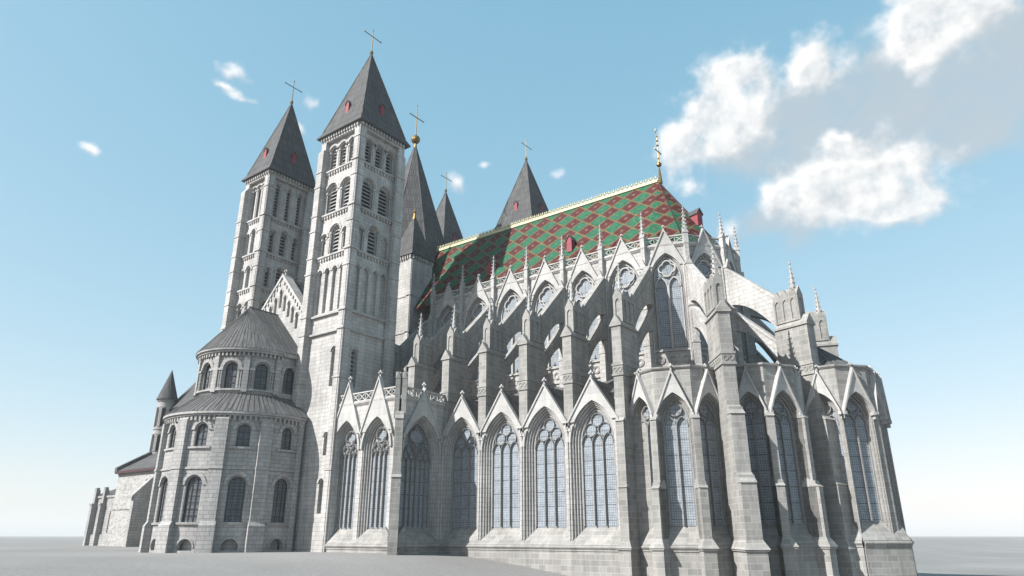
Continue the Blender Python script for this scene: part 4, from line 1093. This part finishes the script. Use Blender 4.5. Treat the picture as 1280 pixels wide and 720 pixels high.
    round_window(drum, F((C[0] + R2, 58.2), 0), .1, .86, 18.95, 21.8, -.4)
    k = MB(); A = (-91.2, 55.0, 32.5); B = (-91.2, 59.9, 32.5); rr = R2 + .85
    E_ = [(C[0] + rr * math.cos(R_(-180 + 180 * i / 40)), C[1] + rr * math.sin(R_(-180 + 180 * i / 40)), 24.63) for i in range(41)]
    for i in range(40): k.face([E_[i], E_[i + 1], A])
    k.face([E_[40], (C[0] + rr, 59.9, 24.63), B, A]); k.face([E_[0], A, B, (C[0] - rr, 59.9, 24.63)])
    for i in range(41): k.tube([Vector(E_[i]) + Vector((0, 0, .04)), Vector(E_[i]).lerp(Vector(A), .985) + Vector((0, 0, .04))], .032, 4)
    for t in (.2, .4, .6, .8):
        for s in (-1, 1): k.tube([(C[0] + s * rr, 56.7 + 3.2 * t, 24.67), (A[0], A[1] + 4.9 * t, 32.54)], .032, 4)
    k.tube([A, B], .12, 6); k.ball(A, .2, 6)
    k.build('apse_roof', 'lead', drum)
apse()

# --- projecting chapel between tower and choir, with open parapet
def corner_chapel():
    b = MB(); fr = F((-69.65, 60.0), -90); f2 = F((-62.85, 64.0), 0)
    h = 2.93; cs = (-2.93, 2.93)
    holes = [arch(c, 1.72, -.8, 10.4, 3.5, .82) for c in cs]
    b.plate(fr, [(-6.2, -1.1), (6.8, -1.1), (6.8, 16.5), (-6.2, 16.5)], holes, 0, -.6)
    for c in cs: mould(b, fr, c, 1.72, .82, -.8, 10.4, 3.5, 4, 1.0)
    pl = MB(); plinth(pl, fr, -6.2, 7.25, 1.0, -1.15)
    b.plate(f2, [(-4.0, -1.1), (4.0, -1.1), (4.0, 16.5), (-4.0, 16.5)], [arch(.05, 2.55, -.8, 9.6, 4.6, .78)], 0, -.6)
    mould(b, f2, .05, 2.55, .78, -.8, 9.6, 4.6, 4, 1.0); plinth(pl, f2, -4.28, 4.0, 1.0, -1.15)
    for f, a, c in ((fr, -6.3, 6.85), (f2, -4.05, 4.0)): b.prof(f, [(-.6, 16.1), (.05, 16.1), (.28, 16.4), (.28, 16.6), (-.6, 16.6)], a, c)
    b.box(-75.2, -63.5, 60.7, 69, 15.9, 16.3)
    part = b.build('corner_chapel', 'ashlar', cath)
    pl.build('plinth', 'block', part)
    for c in cs:
        gothic_window(fr, c, 1.72, .98, 10.4, 3.5, 4, -1.0, part); gable(fr, c, h - .06, 12.5, 19.4, part, (1.72, 0, 10.4, 3.5, .82), .25)
    gothic_window(f2, .05, 2.55, .98, 9.6, 4.6, 6, -1.0, part); gable(f2, .05, 3.45, 11.9, 18.0, part, (2.55, 0, 9.6, 4.6, .78), .2)
    l = MB(); lattice(l, fr, -6.0, 6.5, 16.6, 17.85); lattice(l, f2, -3.8, 4.0, 16.6, 17.85)
    l.build('open_parapet', 'trim', part)
    d = F((-62.95, 60.1), -45 - 90); q = MB()                          # diagonal corner buttress: U outwards
    for u1, hw, z1, z0 in ((.95, .5, 14.2, 6), (1.35, .56, 7.2, -9)):
        q.fb(d, -1.0, u1 - .3, z0, z1, -hw, hw); q.fb(d, -.6, u1, z0, z1 - .6, -hw, hw)
        q.hexa([d.P(-.2, z1 - .6, -hw - .05), d.P(u1 + .1, z1 - .6, -hw - .05), d.P(u1 + .1, z1 - .6, hw + .05), d.P(-.2, z1 - .6, hw + .05)],
               [d.P(-.2, z1 + .4, -hw), d.P(.3, z1 + .4, -hw), d.P(.3, z1 + .4, hw), d.P(-.2, z1 + .4, hw)])
    for s in (-1, 1):
        o = d.P(.05, 0, s * .42)[:2]; ff = F(o, -45); q.fb(ff, -.3, .3, 13.8, 18.9, -.3, .3)
        for a in (0, 90, 180, 270): q.plate(F(o, -45 + a), [(-.34, 18.7), (.34, 18.7), (0, 19.6)], (), .34, 0)
    q.build('diagonal_buttress', 'block', part)
    p = MB(); ff = F((-75.6, 59.95), -90); p.fb(ff, -.28, .28, 14, 18.2, -.3, .3)
    for a in (0, 90, 180, 270): p.plate(F((-75.6, 59.95), a), [(-.32, 18.1), (.32, 18.1), (0, 18.9)], (), .32, 0)
    p.build('parapet_post', 'trim', part)
corner_chapel()

# --- nave beyond the transept, with a round stair turret at its far corner
def nave():
    b = MB(); b.box(-157, -98, 78.2, 95.4, -5, 27.5); b.box(-140, -105, 79, 80, -5, 15.5); b.box(-157, -105, 95.4, 103, -5, 15.5)
    b.plate(F((-157, AX), 180), [(-8.6, 27), (8.6, 27), (0, 38.6)], (), .3, -.8)
    part = b.build('nave', 'apse', cath)
    r = MB()
    for s in (-1, 1):
        q = [(-157.3, AX + s * 8.9, 27.2), (-157.3, AX, 38.4), (-96, AX, 38.4), (-96, AX + s * 8.9, 27.2)]; r.hexa(q, [(p[0], p[1], p[2] + .25) for p in q])
        if s < 0: continue
        q = [(-157.3, AX + s * 16.7, 15.4), (-157.3, AX + s * 8.6, 21), (-105, AX + s * 8.6, 21), (-105, AX + s * 16.7, 15.4)]; r.hexa(q, [(p[0], p[1], p[2] + .25) for p in q])
    r.build('nave_roof', 'slate', part)
    t = MB(); x, y = -157.4, 77.5
    t.cyl(x, y, -5, 29.3, 1.75, 1.75, 24)
    for z in (17.2, 22.6, 28.9): t.cyl(x, y, z - .2, z + .25, 1.92, 1.92, 24)
    fr = F((x, y), 0, 1.75)
    for z0, z1 in ((17.6, 21.4), (23.0, 27.4)):
        for k in range(8):
            u = R_(k * 45 + 10) * 1.75
            t.band(fr, arch(u, .42, z0, z1 - .5, None, 0), arch(u, .42, z0, z1 - .5, None, .2), .2, 0)
            t.tube([fr.P(u + .69, z0, .12), fr.P(u + .69, z1, .12)], .1, 6)
    tp = t.build('stair_turret', 'apse', part)
    for z0, z1, k in [(p, q, k) for p, q in ((17.6, 21.4), (23.0, 27.4)) for k in (0, 5, 6, 7)]:
        dk = MB(); dk.plate(fr, arch(R_(k * 45 + 10) * 1.75, .36, z0 + .1, z1 - .7), (), .06, -.1, 0, False, .4)  # dark sheet laid on the solid shaft, imitating the shade of an opening
        dk.build('turret_opening_shade', 'dark', tp)
    c = MB(); c.cyl(x, y, 29.1, 29.3, 2.25, 2.25, 24); c.cyl(x, y, 29.3, 36.2, 2.25, .05, 24); c.build('turret_roof', 'slate', tp)
nave()

# ------------------------------------------------------------------ buildings beside the cathedral, far left
rb = empty('rubble_stone_building', (-148, 71, -2), 'low rubble stone building with lean-to dark roof and red eaves beyond the round apse', 'building')
def rubble_house():
    b = MB(); x0, x1, y0, z = -157.2, -128, 69.9, 12.7
    fr = F((-149, y0), -90)
    ops = [arch(4.9, .95, 6.6, 9.9), arch(2.0, .6, .6, 5.0)]
    b.plate(fr, [(x0 + 149, -5), (x1 + 149, -5), (x1 + 149, z), (x0 + 149, z)], ops, 0, -.6)
    b.hexa([(x0, y0 + .6, -5), (x1, y0 + .6, -5), (x1, 78, -5), (x0, 78, -5)], [(x0, y0 + .6, z), (x1, y0 + .6, z), (x1, 78, z + 5.2), (x0, 78, z + 5.2)])
    b.face([(x0, y0, -5), (x0, y0 + .7, -5), (x0, y0 + .7, z), (x0, y0, z)])
    b.fb(fr, x0 + 149, x1 + 149, 5.1, 5.4, -.1, .16)
    m = x0 + 149 + .4
    while m < 18: b.fb(fr, m - .16, m + .16, 12.0, 12.5, -.1, .3); m += .75
    wall = b.build('wall', 'rubble', rb)
    for u, hw, v0, vs in ((4.9, .95, 6.6, 9.9), (2.0, .6, .6, 5.0)):
        t = MB()
        t.band(fr, arch(u, hw, v0, vs, None, .02), arch(u, hw, v0, vs, None, -.15), .03, -.5)
        t.band(fr, arch(u, hw, vs, vs, None, -.05)[1:-1], arch(u, hw, vs, vs, None, .6)[1:-1], .2, -.1)
        t.fb(fr, u - hw - .3, u + hw + .3, v0 - .3, v0 + .02, -.3, .25)
        t.build('window_frame', 'trim', wall)
        round_window(wall, fr, u, hw - .1, v0, vs, -.4)
    r = MB(); q = [(x0 - .2, y0 - .6, z - .1), (x1, y0 - .6, z - .1), (x1, 78.2, z + 5.3), (x0 - .2, 78.2, z + 5.3)]
    r.hexa(q, [(p[0], p[1], p[2] + .3) for p in q]); rf = r.build('roof', 'slate', rb)
    c = MB(); q = [(x0 - .5, y0 - .8, z - .1), (x0 + .5, y0 - .8, z - .1), (x0 + .5, 78.3, z + 5.4), (x0 - .5, 78.3, z + 5.4)]; c.hexa(q, [(p[0], p[1], p[2] + 1.0) for p in q]); c.build('verge_coping', 'lead', rf)
    f = MB(); f.box(x0 - .3, x1, y0 - .75, y0 - .55, z - .4, z + .1); f.build('fascia', 'fascia', rf)
    s = MB(); fb_ = F((-142.0, y0), -180)                              # sloping buttress wall towards the apse: U points to the viewer side
    s.plate(fb_, [(-.2, -5), (3.4, -5), (3.4, 7.4), (-.2, 11.2)], (), .5, -.5)
    s.band(fb_, [(-.2, 11.7), (3.9, 7.3)], [(-.2, 11.2), (3.9, 6.8)], .65, -.65, 0, True, True)
    s.build('raking_buttress', 'apse', rb)
rubble_house()
gp = empty('gothic_porch', (-166, 74, -2), 'small buttressed Gothic porch with a pointed window at the far left edge of the cathedral', 'porch')
def porch():
    b = MB(); fr = F((-164.5, 72.2), -90)
    b.plate(fr, [(-6.5, -5), (4.8, -5), (4.8, 8.2), (-6.5, 8.2)], [arch(2.2, 1.1, .6, 4.0, 2.4)], 0, -.6)
    b.box(-171, -159.7, 72.8, 80, -5, 8.2); b.fb(fr, -6.7, 5.0, 7.9, 8.3, -.6, .25); b.fb(fr, -6.6, 4.9, -5, .3, -.5, .3)
    mould(b, fr, 2.2, 1.0, .1, .6, 4.0, 2.4, 1, .5, 0, False)
    w = b.build('wall', 'apse', gp)
    gothic_window(fr, 2.2, 1.0, .6, 4.0, 2.3, 2, -.45, w)
    for u in (-6.0, -1.8, 4.6):
        q = MB(); q.fb(fr, u - .5, u + .5, -5, 6.6, -.2, 1.1); q.fb(fr, u - .42, u + .42, 6.6, 9.6, -.2, .7); q.fb(fr, u - .62, u + .62, 6.4, 6.75, -.2, 1.25)
        for k in range(3): q.fb(fr, u - .42 + k * .32, u - .22 + k * .32, 9.6, 10.1, 0, .7)
        q.build('buttress', 'apse', gp)
    r = MB(); q = [(-171.3, 72.0, 8.3), (-159.4, 72.0, 8.3), (-159.4, 80, 11.5), (-171.3, 80, 11.5)]; r.hexa(q, [(p[0], p[1], p[2] + .25) for p in q]); r.build('roof', 'slate', gp)
porch()

# ------------------------------------------------------------------ pale ground mist
def haze():
    b = MB(); b.box(-5100, 5100, -5100, 5100, -10.2, 88)
    o = b.build('haze', 'dark'); o['kind'] = 'stuff'
    m = bpy.data.materials.new('mist'); m.use_nodes = True; nt = m.node_tree; nt.nodes.clear()
    out = nt.nodes.new('ShaderNodeOutputMaterial'); v = nt.nodes.new('ShaderNodeVolumePrincipled')
    v.inputs['Color'].default_value = (.97, .98, 1, 1); v.inputs['Density'].default_value = .0002; v.inputs['Anisotropy'].default_value = .0
    nt.links.new(v.outputs[0], out.inputs['Volume']); o.data.materials.clear(); o.data.materials.append(m)
haze()
